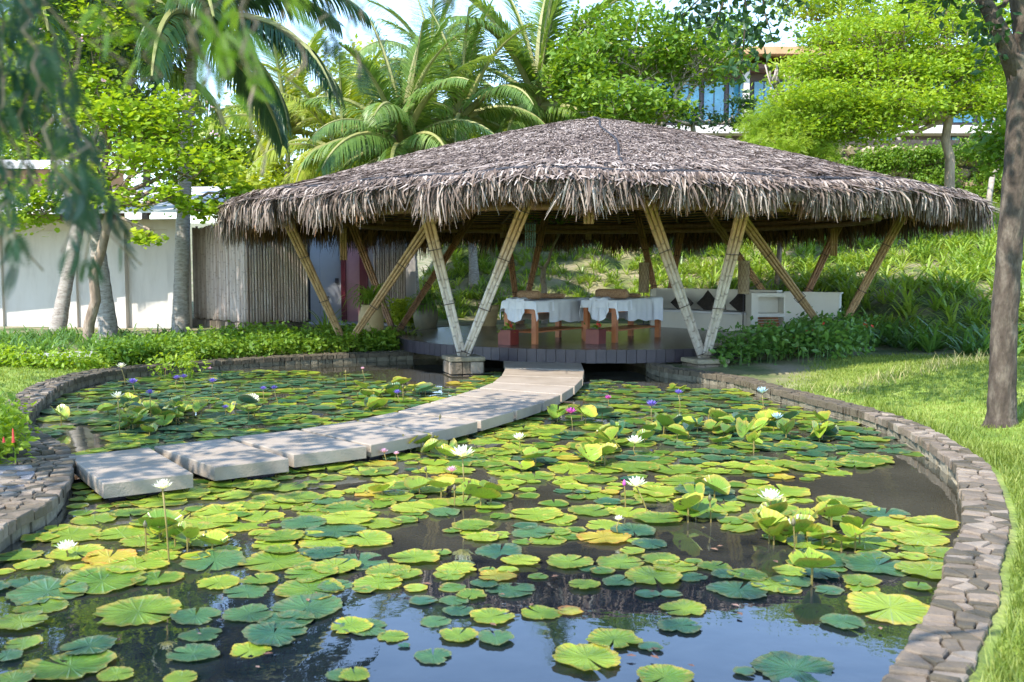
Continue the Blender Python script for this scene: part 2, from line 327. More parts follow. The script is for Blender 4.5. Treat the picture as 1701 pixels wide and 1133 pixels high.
def water_mat():
    m = bpy.data.materials.new('pond_water'); m.use_nodes = True; n = m.node_tree.nodes; L = m.node_tree.links; p = n['Principled BSDF']
    tc = n.new('ShaderNodeTexCoord'); nz = n.new('ShaderNodeTexNoise'); nz.inputs['Scale'].default_value = .8; nz.inputs['Detail'].default_value = 4; L.new(tc.outputs['Object'], nz.inputs['Vector'])
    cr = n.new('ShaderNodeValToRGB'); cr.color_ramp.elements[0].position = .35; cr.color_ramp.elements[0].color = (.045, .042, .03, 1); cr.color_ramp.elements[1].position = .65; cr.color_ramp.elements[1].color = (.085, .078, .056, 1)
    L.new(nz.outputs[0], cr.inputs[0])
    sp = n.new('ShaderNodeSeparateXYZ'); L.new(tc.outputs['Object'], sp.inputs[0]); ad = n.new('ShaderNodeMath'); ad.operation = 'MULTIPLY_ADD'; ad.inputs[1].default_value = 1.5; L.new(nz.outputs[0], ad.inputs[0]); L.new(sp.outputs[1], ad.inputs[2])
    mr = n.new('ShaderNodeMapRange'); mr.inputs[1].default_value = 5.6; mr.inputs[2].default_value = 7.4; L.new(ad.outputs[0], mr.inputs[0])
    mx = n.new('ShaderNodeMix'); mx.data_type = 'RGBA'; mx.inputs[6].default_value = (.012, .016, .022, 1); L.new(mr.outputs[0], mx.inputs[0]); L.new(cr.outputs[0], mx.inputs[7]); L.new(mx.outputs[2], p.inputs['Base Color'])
    p.inputs['Roughness'].default_value = .012; p.inputs['IOR'].default_value = 2.0
    mp = n.new('ShaderNodeMapping'); L.new(tc.outputs['Object'], mp.inputs[0])
    n2 = n.new('ShaderNodeTexNoise'); n2.inputs['Scale'].default_value = 5; n2.inputs['Detail'].default_value = 3; L.new(mp.outputs[0], n2.inputs['Vector'])
    bu = n.new('ShaderNodeBump'); bu.inputs['Strength'].default_value = .06; bu.inputs['Distance'].default_value = .02; L.new(n2.outputs[0], bu.inputs['Height']); L.new(bu.outputs[0], p.inputs['Normal'])
    return m
# ------------------------------------------------------------------ pond outline (water side of the wall)
def smooth_closed(pts, step):
    pts = [Vector((*p, 0)) for p in pts]; n = len(pts); o = []
    for i in range(n):
        p0, p1, p2, p3 = pts[i-1], pts[i], pts[(i+1) % n], pts[(i+2) % n]
        k = max(1, int((p2-p1).length/step))
        for j in range(k):
            t = j/k; o.append(.5*((2*p1)+(-p0+p2)*t+(2*p0-5*p1+4*p2-p3)*t*t+(-p0+3*p1-3*p2+p3)*t**3))
    return np.array([(v.x, v.y) for v in o])
OUT = [(-3.0, 5.85), (-2.99, 6.2), (-3.12, 6.78), (-3.4, 7.54), (-3.66, 8.1), (-4.75, 9.6), (-5.3, 11.0), (-5.76, 12.5), (-5.9, 13.6), (-5.76, 14.6), (-5.3, 15.2), (-4.6, 15.9), (-3.6, 16.7), (-2.6, 17.2),
       (-1.5, 17.7), (0, 17.9), (1.3, 17.6), (2.0, 16.4), (2.26, 14.9), (2.94, 13.6), (3.2, 12.4), (3.43, 11.4), (3.68, 10.1), (3.69, 9.3), (3.62, 8.6), (3.44, 7.6), (3.2, 6.95), (2.85, 6.1), (2.55, 5.5),
       (2.3, 5.08), (2.09, 4.65), (1.82, 4.2), (1.48, 3.66), (1.1, 3.2), (.5, 2.75), (-.3, 2.5), (-1.2, 2.6), (-2.0, 3.1), (-2.7, 4.2)]
POND = smooth_closed(OUT, .12)
def inside(x, y, poly=POND):
    x = np.atleast_1d(x); y = np.atleast_1d(y); c = np.zeros(len(x), bool); n = len(poly); j = n-1
    for i in range(n):
        xi, yi = poly[i]; xj, yj = poly[j]
        k = ((yi > y) != (yj > y)) & (x < (xj-xi)*(y-yi)/(yj-yi+1e-12)+xi); c ^= k; j = i
    return c
def pdist(x, y, poly=POND):
    x = np.atleast_1d(x); y = np.atleast_1d(y); d = np.full(len(x), 1e9)
    for s in range(0, len(x), 20000):
        q = (x[s:s+20000, None]-poly[None, :, 0])**2 + (y[s:s+20000, None]-poly[None, :, 1])**2; d[s:s+20000] = np.sqrt(q.min(1))
    return d
sst = lambda a, b_, x: (lambda t: t*t*(3-2*t))(np.clip((x-a)/(b_-a), 0, 1))
def hill_foot(x): return np.interp(x, [-4, 2, 4.0, 6.5, 7.8, 9.5, 14, 40], [27.3, 27.3, 26.0, 21, 17.5, 15.2, 11.5, 6])
def G(x, y):
    """height of the ground"""
    x = np.atleast_1d(np.asarray(x, float)); y = np.atleast_1d(np.asarray(y, float)); d = pdist(x, y)
    z = .12 + .1*sst(0.3, 3, d)
    z += (.30*sst(.2, 4.5, d) + .02*np.sin(x*1.3)*np.sin(y*.9))*sst(2.5, 4, x)*sst(16, 11, y)
    yb = hill_foot(x)
    t = y - yb
    hill = 3.75/(36.2-np.minimum(yb, 30))*np.clip(t, 0, None) - .25*sst(0, 2, t)*.3
    cap = 3.7 + np.clip(y-36.5, 0, None)*.12 + 1.8*sst(36.2, 36.6, y)
    hill = np.minimum(hill, cap)
    z += hill*sst(-4.5, -1.0, x) + .1*np.sin(x*.8+1)*np.sin(y*.7)*sst(0, 3, t)*sst(-4, -1, x)
    z += np.clip(y-60, 0, None)*.05
    return z
def PG(px, py):
    z = .2
    for _ in range(12): p = P(px, py, z); z = .5*z+.5*float(G(p.x, p.y)[0])
    return Vector((p.x, p.y, float(G(p.x, p.y)[0])))
def on(x, y, dz=0.0): return (x, y, float(G(x, y)[0]) + dz)
# water and bed
wb = B(); n = len(POND); out1 = POND + .15*norm(POND-np.array([-.6, 10]))
wb.add([(p[0], p[1], 0) for p in out1], [tuple(range(n))])
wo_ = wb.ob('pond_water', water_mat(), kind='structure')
# ground sheet in rings round the pond
C0 = np.array([-.6, 10.])
nr = 95; rings = []
ph = POND - C0; rr = np.linalg.norm(ph, axis=1); dirs = ph/rr[:, None]
offs = .1 + 700*((np.exp(np.linspace(0, 6.3, nr))-1)/(math.exp(6.3)-1))
XY = C0 + dirs[None]*(rr[None, :, None] + offs[:, None, None])
XY = XY.reshape(-1, 2); Z = G(XY[:, 0], XY[:, 1]); Z[:n] = -.3
i = np.arange(nr-1)[:, None]*n; j = np.arange(n)[None]; Q = np.stack([i+j, i+n+j, i+n+(j+1) % n, i+(j+1) % n], -1).reshape(-1, 4)
def lawnmask(x, y):
    d = pdist(x, y)
    right = sst(1.0, 1.5, x)*sst(16.0, 14.8, y - .2*(x-4))*sst(.12, .3, d)*np.where((y > 12.2) & (x < 5.2), sst(3.2, 4.4, x+.5*(13-y)), 1)
    left = sst(-2.6, -3.1, x)*sst(15.6, 15.1, y)*sst(8.9, 9.6, y)
    near = sst(3.3, 2.5, y)
    return np.clip(right+left+near, 0, 1)
gw = lawnmask(XY[:, 0], XY[:, 1])
def ground_mat():
    m = bpy.data.materials.new('ground'); m.use_nodes = True; n = m.node_tree.nodes; L = m.node_tree.links; p = n['Principled BSDF']
    tc = n.new('ShaderNodeTexCoord')
    def noise(s, d=6):
        z = n.new('ShaderNodeTexNoise'); z.inputs['Scale'].default_value = s; z.inputs['Detail'].default_value = d; L.new(tc.outputs['Object'], z.inputs['Vector']); return z.outputs[0]
    def ramp(v, cs):
        c = n.new('ShaderNodeValToRGB'); e = c.color_ramp.elements
        while len(e) < len(cs): e.new(.5)
        for k, (pp, col) in enumerate(cs): e[k].position = pp; e[k].color = (*col, 1)
        L.new(v, c.inputs[0]); return c.outputs[0]
    soil = ramp(noise(1.1), [(.38, (.08, .12, .03)), (.5, (.22, .21, .1)), (.62, (.33, .27, .19))])
    lawn = ramp(noise(2.5), [(.35, (.12, .2, .02)), (.55, (.22, .32, .04)), (.7, (.34, .4, .09))])
    at = n.new('ShaderNodeAttribute'); at.attribute_name = 'tint'
    mx = n.new('ShaderNodeMix'); mx.data_type = 'RGBA'; L.new(at.outputs['Fac'], mx.inputs[0]); L.new(soil, mx.inputs[6]); L.new(lawn, mx.inputs[7]); L.new(mx.outputs[2], p.inputs['Base Color'])
    p.inputs['Roughness'].default_value = .95
    bu = n.new('ShaderNodeBump'); bu.inputs['Strength'].default_value = .8; bu.inputs['Distance'].default_value = .05; L.new(noise(18), bu.inputs['Height']); L.new(bu.outputs[0], p.inputs['Normal'])
    return m
gb = B(); gb.add(np.column_stack([XY, Z]), [Q], gw); gb.ob('ground', ground_mat(), smooth=True, kind='structure')
bb = B(); bb.add([(p[0], p[1], -.4) for p in POND + .3*norm(POND-C0)], [tuple(range(n))]); bb.ob('pond_bed', M['mortar'], kind='structure')
# paving path and gravel patch on the left
pb = B(); pts = [P(-60, 601, .24), P(120, 598, .24), P(225, 588, .24), P(330, 577, .24), P(345, 571, .24), P(200, 581, .24), P(100, 588, .24), P(-60, 590, .24)]
prism(pb, [(p.x, p.y) for p in pts], .1, .262); pb.ob('path', M['paving'], kind='structure')
pb = B(); prism(pb, [(p.x, p.y) for p in [P(-40, 815), P(40, 806), P(58, 786), P(52, 772), P(-40, 776)]], .05, .15); pb.ob('gravel_patch', M['gravel'], kind='structure')
# ------------------------------------------------------------------ pond walls of stones
def arc(i0, i1):
    a = [k % n for k in (range(i0, i1) if i1 > i0 else list(range(i0, n)) + list(range(0, i1)))]
    return POND[a]
def nearest(x, y): return int(np.argmin(((POND-np.array([x, y]))**2).sum(1)))
def resample(pl, step):
    s = np.concatenate([[0], np.cumsum(np.linalg.norm(np.diff(pl, axis=0), axis=1))]); k = np.arange(0, s[-1], step)
    return np.stack([np.interp(k, s, pl[:, 0]), np.interp(k, s, pl[:, 1])], 1), s[-1]
def stone_wall(pl, label, width, ztop=.15, extra=None):
    q, L_ = resample(pl, .03); tg = norm(np.gradient(q, axis=0)); nm = np.stack([tg[:, 1], -tg[:, 0]], 1)
    c = q.mean(0)
    if inside(*(q[len(q)//2] + nm[len(q)//2]*.2))[0]: nm = -nm
    mid = q[len(q)//2]; th = thing('pond_wall', label, 'stone wall', (mid[0], mid[1], 0))
    def at(s, t):
        k = min(len(q)-1, max(0, s/.03)); a = int(k); f = k-a; b2 = min(a+1, len(q)-1)
        p = q[a]*(1-f)+q[b2]*f; m_ = norm(nm[a]*(1-f)+nm[b2]*f); return p + m_*t
    core = B(); k = len(q); wv = lambda s: width(s)
    A = [at(x*.03, .02) for x in range(k)]; E = [at(x*.03, wv(x*.03)-.03) for x in range(k)]
    V = [(*p, -.3) for p in A] + [(*p, ztop-.03) for p in A] + [(*p, ztop-.03) for p in E] + [(*p, -.1) for p in E]
    i_ = np.arange(k-1); Fs = [np.stack([i_+a*k, i_+1+a*k, i_+1+(a+1)*k, i_+(a+1)*k], 1) for a in range(3)]
    core.add(V, Fs); core.ob('mortar_core', M['mortar'], th)
    st = []
    W0 = width(0); rows = 3
    sites = []; s = .02                                  # irregular flat stones: cells round jittered sites
    while s < L_:
        wd = wv(s); m_ = max(2, int(round(wd/.105)))
        for k in range(m_): sites.append((s+R.uniform(-.04, .04), (k+.5+R.uniform(-.38, .38))/m_*wd))
        s += R.uniform(.045, .1)
    for a_, (s, t) in enumerate(sites):
        wd = wv(s); poly = [(max(0, s-.25), -.035), (min(L_, s+.25), -.035), (min(L_, s+.25), wd), (max(0, s-.25), wd)]
        for (s2, t2) in sites[max(0, a_-14):a_+15]:
            if s2 == s and t2 == t: continue
            dx, dy = s2-s, (t2-t); dd = math.hypot(dx, dy)
            if dd > .5: continue
            mx_, my_ = (s+s2)/2-dx/dd*.0045, (t+t2)/2-dy/dd*.0045; new = []
            for e_ in range(len(poly)):
                A1, A2 = poly[e_], poly[(e_+1) % len(poly)]; f1 = (A1[0]-mx_)*dx+(A1[1]-my_)*dy; f2 = (A2[0]-mx_)*dx+(A2[1]-my_)*dy
                if f1 <= 0: new.append(A1)
                if (f1 < 0 < f2) or (f2 < 0 < f1): u = f1/(f1-f2); new.append((A1[0]+(A2[0]-A1[0])*u, A1[1]+(A2[1]-A1[1])*u))
            poly = new
            if len(poly) < 3: break
        if len(poly) < 3: continue
        ed = [(p[0]+R.uniform(-.003, .003), p[1]+(R.uniform(0, .02) if p[1] > wd-.01 else R.uniform(-.014, .008) if p[1] < -.03 else 0)) for p in poly]
        st.append(([at(*p) for p in ed], ztop-.07, ztop+R.uniform(-.009, .009), R.uniform(-.02, .02), R.uniform(-.02, .02), 0))
    s = 0
    while s < L_-.05:                                    # the face towards the water
        l = R.choice([.09, .13, .18, .24])
        for (z0, z1) in (((-.12, ztop-.062),) if R.random() < .6 else ((-.12, .01), (.016, ztop-.062))):
            o_ = R.uniform(-.03, -.01); poly = [at(s+.007, o_), at(s+l-.007, o_+R.uniform(-.008, .008)), at(s+l-.007, .05), at(s+.007, .05)]
            st.append((poly, z0, z1, 0, 0, 1))
        s += l
    st.sort(key=lambda a: (a[0][0][0])**2 + a[0][0][1]**2 if a[0][0][1] > 2.9 else 1e6+a[0][0][1])
    rest = B()
    for k, (poly, z0, z1, sx, sy, side) in enumerate(st):
        b = B() if k < 290 else rest
        cx = sum(p[0] for p in poly)/len(poly); cy = sum(p[1] for p in poly)/len(poly)
        in_ = [((p[0]-cx)*.9+cx, (p[1]-cy)*.9+cy) for p in poly]
        m_ = len(poly); zt = [z1+(p[0]-cx)*sx*4+(p[1]-cy)*sy*4 for p in poly]
        V = [(*p, z0) for p in poly] + [(*p, zt[a]-.008) for a, p in enumerate(poly)] + [(*p, zt[a]) for a, p in enumerate(in_)]
        Fs = [tuple(range(2*m_, 3*m_))] + [(a+h*m_, (a+1) % m_+h*m_, (a+1) % m_+(h+1)*m_, a+(h+1)*m_) for h in (0, 1) for a in range(m_)]
        b.add(V, Fs, R.random(), side if k >= 290 else 0)
        if k < 290: b.ob('stone', M['stone_side'] if side else M['stone'], th)
    if rest.n: rest.ob('stones_beyond', [M['stone'], M['stone_side']], th, kind='stuff')
    return th
iR0, iR1 = nearest(2.15, 15.6), nearest(.9, 3.0)
stone_wall(arc(iR0, iR1)[::-1], 'low curved dry stone pond wall beside the sunny lawn, on the right', lambda s: .205)
iL0, iL1 = nearest(-3.66, 8.1), nearest(-1.6, 17.65)
stone_wall(arc(iL0, iL1), 'low stone edging curving round the far left side of the pond', lambda s: .3 if s > .8 else .42)
iM0 = nearest(-2.7, 4.2)
stone_wall(arc(iM0, nearest(-3.66, 8.1)), 'wide stone landing at the near left where the slab walkway begins', lambda s: .3+.12*min(1, s/2))
# ------------------------------------------------------------------ slab walkway
SL = [((110, 757), (248, 742), (325, 787), (170, 805)), ((252, 741), (375, 727), (484, 762), (356, 777)), ((379, 726), (492, 713), (613, 741), (488, 756)), ((496, 712), (588, 698), (715, 720), (617, 740)),
      ((592, 697), (654, 684), (797, 700), (719, 719)), ((658, 683), (708, 669), (857, 683), (801, 699)), ((712, 668), (752, 657), (902, 669), (861, 682)), ((755, 656), (792, 645), (934, 656), (905, 668)),
      ((794, 644), (814, 636), (955, 643), (936, 655)), ((816, 635), (830, 624), (970, 629), (957, 642)), ((831, 623), (837, 612), (973, 616), (971, 628)), ((837, 611), (834, 598), (966, 599), (973, 615))]
wk = thing('slab_walkway', 'curved walkway of pale concrete slabs crossing the lily pond to the pavilion', 'walkway', (P(600, 700).x, P(600, 700).y, 0))
for q in SL:
    c = [P(a, b_, .15) for a, b_ in q]; m_ = sum(c, Vector())/4; c = [m_+(p-m_)*.962 for p in c]
    b = B(); V = []
    for z, k in ((.045, 1), (.144, 1), (.15, .99)): V += [((p.x-m_.x)*k+m_.x, (p.y-m_.y)*k+m_.y, z) for p in c]
    b.add(V, [(8, 11, 10, 9)] + [(a+h*4, a+h*4+4, (a+1) % 4+h*4+4, (a+1) % 4+h*4) for h in (0, 1) for a in range(4)] + [(0, 1, 2, 3)])
    s = b.ob('slab', M['slab'], wk)
    b = B(); prism(b, [((p.x-m_.x)*.8+m_.x, (p.y-m_.y)*.8+m_.y) for p in c], -.3, .045); b.ob('footing', M['slab_foot'], wk)
# ------------------------------------------------------------------ pavilion
PC = np.array([1.55, 19.2]); RR = 6.72
pav = thing('thatched_pavilion', 'large round open pavilion with shaggy thatched roof on splayed bamboo legs', 'pavilion', (PC[0], PC[1], 0))
DR = 3.75; DZ = .35
for k in range(50):                                       # floor boards
    y0 = PC[1]-DR+.03+k*.15; y1 = y0+.144
    if y1 > PC[1]+DR: break
    h0 = math.sqrt(max(.01, (DR-.02)**2-(y0-PC[1])**2)); h1 = math.sqrt(max(.01, (DR-.02)**2-(y1-PC[1])**2))
    b = B(); prism(b, [(PC[0]-h0, y0), (PC[0]+h0, y0), (PC[0]+h1, y1), (PC[0]-h1, y1)], DZ-.03, DZ); b.ob('floor_board', M['deck_board'], pav)
na = 150
for k in range(na):
    a0 = k/na*2*PI; a1 = (k+.95)/na*2*PI
    if math.sin(a0) > .25: continue
    b = B(); f = lambda a, r: (PC[0]+r*math.cos(a), PC[1]+r*math.sin(a)); prism(b, [f(a0, DR-.02), f(a0, DR+.015), f(a1, DR+.015), f(a1, DR-.02)][::-1], DZ-.2+R.uniform(-.006, .006), DZ+.008); b.ob('edge_board', M['deck_edge'], pav)
b = B(); lathe(b, (PC[0], PC[1], 0), [(DR-.06, DZ-.19), (DR-.06, DZ-.035)], 60); b.ob('deck_frame', M['dark_under'], pav)
b = B(); lathe(b, (PC[0], PC[1]+.6, 0), [(DR-1.0, -.3), (DR-1.0, DZ-.195)], 40); b.ob('deck_footing', M['dark_under'], pav)
def zr(r): return 2.68 + 1.74*(1-np.clip(r/RR, 0, 1.2)**1.22)
def wob(a): return .06*np.sin(3*a+.5)+.05*np.sin(7*a+1.3)+.03*np.sin(17*a)
# thatch body
na, kr = 120, 22; a = np.arange(na)/na*2*PI; rs = np.concatenate([np.linspace(.02, RR-.35, kr), [RR-.12, RR+.02]])
V = []
for r in rs: V.append(np.stack([PC[0]+r*np.cos(a), PC[1]+r*np.sin(a), zr(r)+wob(a)*(r/RR)**2*.6], 1))
V.append(np.stack([PC[0]+(RR-.05)*np.cos(a), PC[1]+(RR-.05)*np.sin(a), zr(RR)-.16+wob(a)*.6], 1))
for r in rs[::-1][1:]: V.append(np.stack([PC[0]+r*np.cos(a), PC[1]+r*np.sin(a), zr(r)-.14+wob(a)*(r/RR)**2*.6-.05], 1))
k_ = len(V); i = np.arange(k_-1)[:, None]*na; j = np.arange(na)[None]
b = B(); b.add(np.concatenate(V), [np.stack([i+j, i+na+j, i+na+(j+1) % na, i+(j+1) % na], -1).reshape(-1, 4)])
th_ = b.ob('thatch_roof', M['thatch_base'], pav, smooth=True)
STR = np.array([(0, -.5, 0), (0, .5, 0), (.5, .6, .02), (.5, -.6, .02), (1, -.2, -.02), (1, .2, -.02)]); STRF = [np.array([(0, 3, 2, 1), (3, 4, 5, 2)])]
def roof_strips(cnt, r0, r1, ln, wd, lift, spread, name, tw=1.0, m_='thatch'):
    r = np.sqrt(N.uniform(r0**2, r1**2, cnt)); an = N.uniform(0, 2*PI, cnt)
    pos = np.stack([PC[0]+r*np.cos(an), PC[1]+r*np.sin(an), zr(r)+wob(an)*(r/RR)**2*.6+N.uniform(.0, lift, cnt)], 1)
    slope = -(zr(r+.05)-zr(r))/.05
    an2 = an + N.randn(cnt)*spread
    X = norm(np.stack([np.cos(an2), np.sin(an2), -slope*np.cos(an2-an)+N.uniform(-.02, .16, cnt)], 1))
    Z = norm(np.stack([np.cos(an)*slope, np.sin(an)*slope, np.ones(cnt)], 1)+N.randn(cnt, 3)*.25); Y = norm(np.cross(Z, X)); Z = np.cross(X, Y)
    tt = np.clip(N.beta(1.4, 1.2, cnt)+.1*np.sin(an*5+r*1.7)+.08*np.sin(r*9), 0, 1)
    bb_ = B(); scatter(bb_, STR, STRF, pos, X, Y, Z, np.stack([N.uniform(*ln, cnt), N.uniform(*wd, cnt), np.ones(cnt)*.3], 1), tt)
    return bb_.ob(name, M[m_], th_, kind='stuff')
roof_strips(105000, .05, RR-.1, (.07, .2), (.008, .02), .035, .5, 'thatch_leaves')
roof_strips(15000, RR-1.1, RR, (.2, .45), (.012, .03), .05, .35, 'thatch_tiers')
# hanging fringe: layers of bent leaf strips
def fringe(cnt, rr0, rr1, z0, ln, out, m_, name, dark=0.0, wd=(.02, .042)):
    an = N.uniform(0, 2*PI, cnt); clump = .12*np.sin(an*23+2)+.1*np.sin(an*41)+.08*np.sin(an*67+1)
    r = N.uniform(rr0, rr1, cnt); l = N.uniform(*ln, cnt)*(1+clump*1.6)*(1+.55*np.clip(-np.sin(an)*-1+.25, -.1, 1)*1.0*(np.abs(np.cos(an)) < 2)+.25*np.clip(-np.cos(an), 0, 1)); zz = z0+wob(an)*.6+N.uniform(-.03, .03, cnt)
    o1 = N.uniform(*out, cnt); tw = N.randn(cnt)*.32; w_ = N.uniform(*wd, cnt)
    ca, sa = np.cos(an), np.sin(an); V = np.zeros((cnt, 8, 3))
    cx, cy = 0, 0; ss = [0, .35, .7, 1.0]; ww = [1, 1.1, .9, .25]; rot = N.uniform(-.9, .9, cnt)
    for q in range(4):
        s = ss[q]; R_ = r + o1*l*np.sin(s*1.7)*.75; H = zz - l*(1-np.cos(s*1.75))*.72 - l*s*.18; T = tw*l*s*1.1
        dx = np.cos(rot)*w_*ww[q]/2; dr = np.sin(rot)*w_*ww[q]/2
        for e, sg in enumerate((-1, 1)):
            R2 = R_+dr*sg; T2 = T+dx*sg
            V[:, q*2+e] = np.stack([PC[0]+R2*ca-T2*sa, PC[1]+R2*sa+T2*ca, H+0*T], 1)
    Fq = np.array([(0, 1, 3, 2), (2, 3, 5, 4), (4, 5, 7, 6)]); Fs = (Fq[None]+(np.arange(cnt)*8)[:, None, None]).reshape(-1, 4)
    tt = np.clip(N.beta(1.0, 1.15, cnt)*(1-dark)+.25*clump, 0, 1)
    b_ = B(); b_.add(V.reshape(-1, 3), [Fs], np.repeat(tt, 8)); return b_.ob(name, M[m_], th_, kind='stuff')
fringe(15000, RR-.38, RR-.04, 2.8, (.18, .42), (.4, 1.05), 'thatch', 'thatch_fringe', wd=(.012, .032))
fringe(9000, RR-.25, RR+.0, 2.70, (.14, .4), (.0, .7), 'thatch', 'lower_fringe', .2, wd=(.012, .032))
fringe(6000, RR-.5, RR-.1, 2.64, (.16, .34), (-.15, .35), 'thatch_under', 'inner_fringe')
# dark cord lying along the eave and one seam down the front
b = B(); pts = [(PC[0]+(RR-.36)*math.cos(a_), PC[1]+(RR-.36)*math.sin(a_), float(zr(RR-.36)+wob(a_)*.55)+.05+.012*math.sin(a_*37)) for a_ in np.linspace(0, 2*PI, 200)]
tube(b, pts, .028, 5, cap=False)
for k in range(900):
    a_ = R.uniform(0, 2*PI) if R.random() < .4 else R.choice([-1.75, -1.5, -1.15, -1.0, -.72, -.45, -2.1, -1.62])+R.gauss(0, .06)
    r = RR-.36+R.gauss(0, .06); p = np.array([PC[0]+r*math.cos(a_), PC[1]+r*math.sin(a_), float(zr(r)+wob(a_)*.55)+.05])
    d_ = np.array([R.gauss(0, .06), R.gauss(0, .06), R.gauss(0, .02)]); tube(b, [p, p+d_], [.012, .004], 3, cap=False)
b.ob('eave_cord', M['cord'], th_)
b = B(); tube(b, [(PC[0]-.02+.05*math.sin(r*2), PC[1]-r, float(zr(r))+.05) for r in np.linspace(.05, RR-.4, 30)], .017, 5, cap=False); b.ob('seam', M['cord'], th_)
b = B(); lathe(b, (PC[0], PC[1], float(zr(.1))), [(.42, -.14), (.3, -.02), (.15, .05), (.02, .09)], 14); b.ob('roof_cap', M['thatch_base'], pav, smooth=True)
# structure under the roof
for k in range(24):
    an = k/24*2*PI+.06; b = B(); f = lambda r: (PC[0]+r*math.cos(an), PC[1]+r*math.sin(an), float(zr(r))-.3+float(wob(an))*(r/RR)**2*.6)
    tube(b, [f(r) for r in np.linspace(.3, RR-.35, 8)], .04, 6); b.ob('rafter', M['bamboo_brown'], pav, smooth=True)
for k in range(34):
    r = 1.0+k*.168; b = B(); tube(b, [(PC[0]+r*math.cos(a_), PC[1]+r*math.sin(a_), float(zr(r))-.235+float(wob(a_))*(r/RR)**2*.6) for a_ in np.linspace(0, 2*PI, 60)], .017, 5, t=R.random(), cap=False)
    b.ob('lath', M['lath'], pav, smooth=True)
for r, z in ((5.15, 2.5), (5.15, 2.62)):
    b = B(); tube(b, [(PC[0]+r*math.cos(a_), PC[1]+r*math.sin(a_), z) for a_ in np.linspace(0, 2*PI, 70)], .055 if r < 6 else .03, 8, cap=False); b.ob('ring_beam', M['bamboo_brown'], pav, smooth=True)
def bamboo(b, p0, p1, r, nodes=.33, nseg=8, mnode=None):
    p0, p1 = np.array(p0, float), np.array(p1, float); L_ = np.linalg.norm(p1-p0); pts = []; rad = []
    s = R.uniform(.05, nodes)
    tn = [0.]; pts.append(p0); rad.append(r)
    while s < L_-.03:
        for ds, f in ((-.012, 1.0), (-.004, 1.16), (.004, 1.16), (.012, 1.0)):
            pts.append(p0+(p1-p0)*(s+ds)/L_); rad.append(r*f); tn.append(1.0)
        if s-.03 > 0: pts.insert(-4, p0+(p1-p0)*(s-.02)/L_); rad.insert(-4, r); tn.insert(-4, 0.)
        pts.append(p0+(p1-p0)*(s+.02)/L_); rad.append(r); tn.append(0.)
        s += nodes*R.uniform(.85, 1.15)
    pts.append(p1); rad.append(r*.94); tn.append(0.); tube(b, pts, rad, nseg, t=np.repeat(tn, nseg))
def leg(base, top, m_, cnt=6, w_=.05):
    base, top = Vector(base), Vector(top); ax = (top-base).normalized(); sd = ax.cross(Vector((0, 1, .15))).normalized(); fw = ax.cross(sd)
    hb = B(); tube(hb, [base+ax*.03, top], .012, 5); o = hb.ob('bamboo_leg', m_, pav)
    for s in (.04, .34, .66, .95):
        c = base+(top-base)*s; sz = w_*2.1
        pts = [c+sd*(x*w_*1.75)*(1-.15*(s < .1))+fw*(y*w_*1.15) for x, y in ((-1, -1), (1, -1), (1, 1), (-1, 1), (-1, -1))]
        hb = B(); tube(hb, pts, .008, 4, cap=False); hb.ob('binding', M['node_dark'], o)
    for k in range(cnt):
        x = ((k % 3)-1)*w_*1.02; y = (-.5 if k < 3 else .5)*w_*1.05
        off = sd*x + fw*y; b = B(); bamboo(b, base+off*.72+ax*R.uniform(-.02, .03), top+off*1.15+ax*R.uniform(-.05, .12), w_*.5*R.uniform(.9, 1.08)); b.ob('bamboo_pole', m_, o, smooth=True)
def ext(base, px, py, d, f=1.12):
    base = Vector(base); t = D(px, py, d); return base+(t-base)*f
def darken_nodes(m, amt=.5):
    n = m.node_tree.nodes; L = m.node_tree.links; p = [x for x in n if x.type == 'BSDF_PRINCIPLED'][0]; src = p.inputs['Base Color'].links[0].from_socket
    at = n.new('ShaderNodeAttribute'); at.attribute_name = 'tint'; k = n.new('ShaderNodeMath'); k.operation = 'MULTIPLY'; k.inputs[1].default_value = amt; L.new(at.outputs['Fac'], k.inputs[0])
    mx = n.new('ShaderNodeMix'); mx.data_type = 'RGBA'; mx.inputs[7].default_value = (.07, .045, .03, 1); L.new(k.outputs[0], mx.inputs[0]); L.new(src, mx.inputs[6]); L.new(mx.outputs[2], p.inputs['Base Color'])
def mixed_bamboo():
    """grey low down, turning tan higher up"""
    m = M['bamboo_grey'].copy(); m.name = 'bamboo_grey_to_tan'; n = m.node_tree.nodes; L = m.node_tree.links
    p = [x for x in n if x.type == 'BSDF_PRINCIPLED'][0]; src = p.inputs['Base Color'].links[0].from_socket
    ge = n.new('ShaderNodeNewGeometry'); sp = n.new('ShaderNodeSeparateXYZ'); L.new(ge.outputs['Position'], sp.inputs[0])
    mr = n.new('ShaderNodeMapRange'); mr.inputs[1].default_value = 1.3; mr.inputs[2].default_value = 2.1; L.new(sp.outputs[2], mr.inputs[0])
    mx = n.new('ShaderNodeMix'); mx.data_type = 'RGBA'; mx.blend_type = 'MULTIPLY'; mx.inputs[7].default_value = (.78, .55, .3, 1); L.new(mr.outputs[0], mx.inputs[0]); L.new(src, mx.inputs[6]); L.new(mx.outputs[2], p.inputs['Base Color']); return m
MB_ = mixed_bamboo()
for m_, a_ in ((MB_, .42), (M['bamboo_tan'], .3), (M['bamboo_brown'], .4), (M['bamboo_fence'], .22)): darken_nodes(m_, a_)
BASES = {'FL': (-.75, 15.25, .28), 'FR': (2.98, 15.3, .24), 'L': (-3.05, 18.2, .25), 'RL': (-2.35, 20.0, .33), 'B1': (.18, 23.0, .3), 'B2': (3.5, 23.0, .3), 'R2': (5.85, 20.9, .4), 'R1': (6.1, 18.8, .3)}
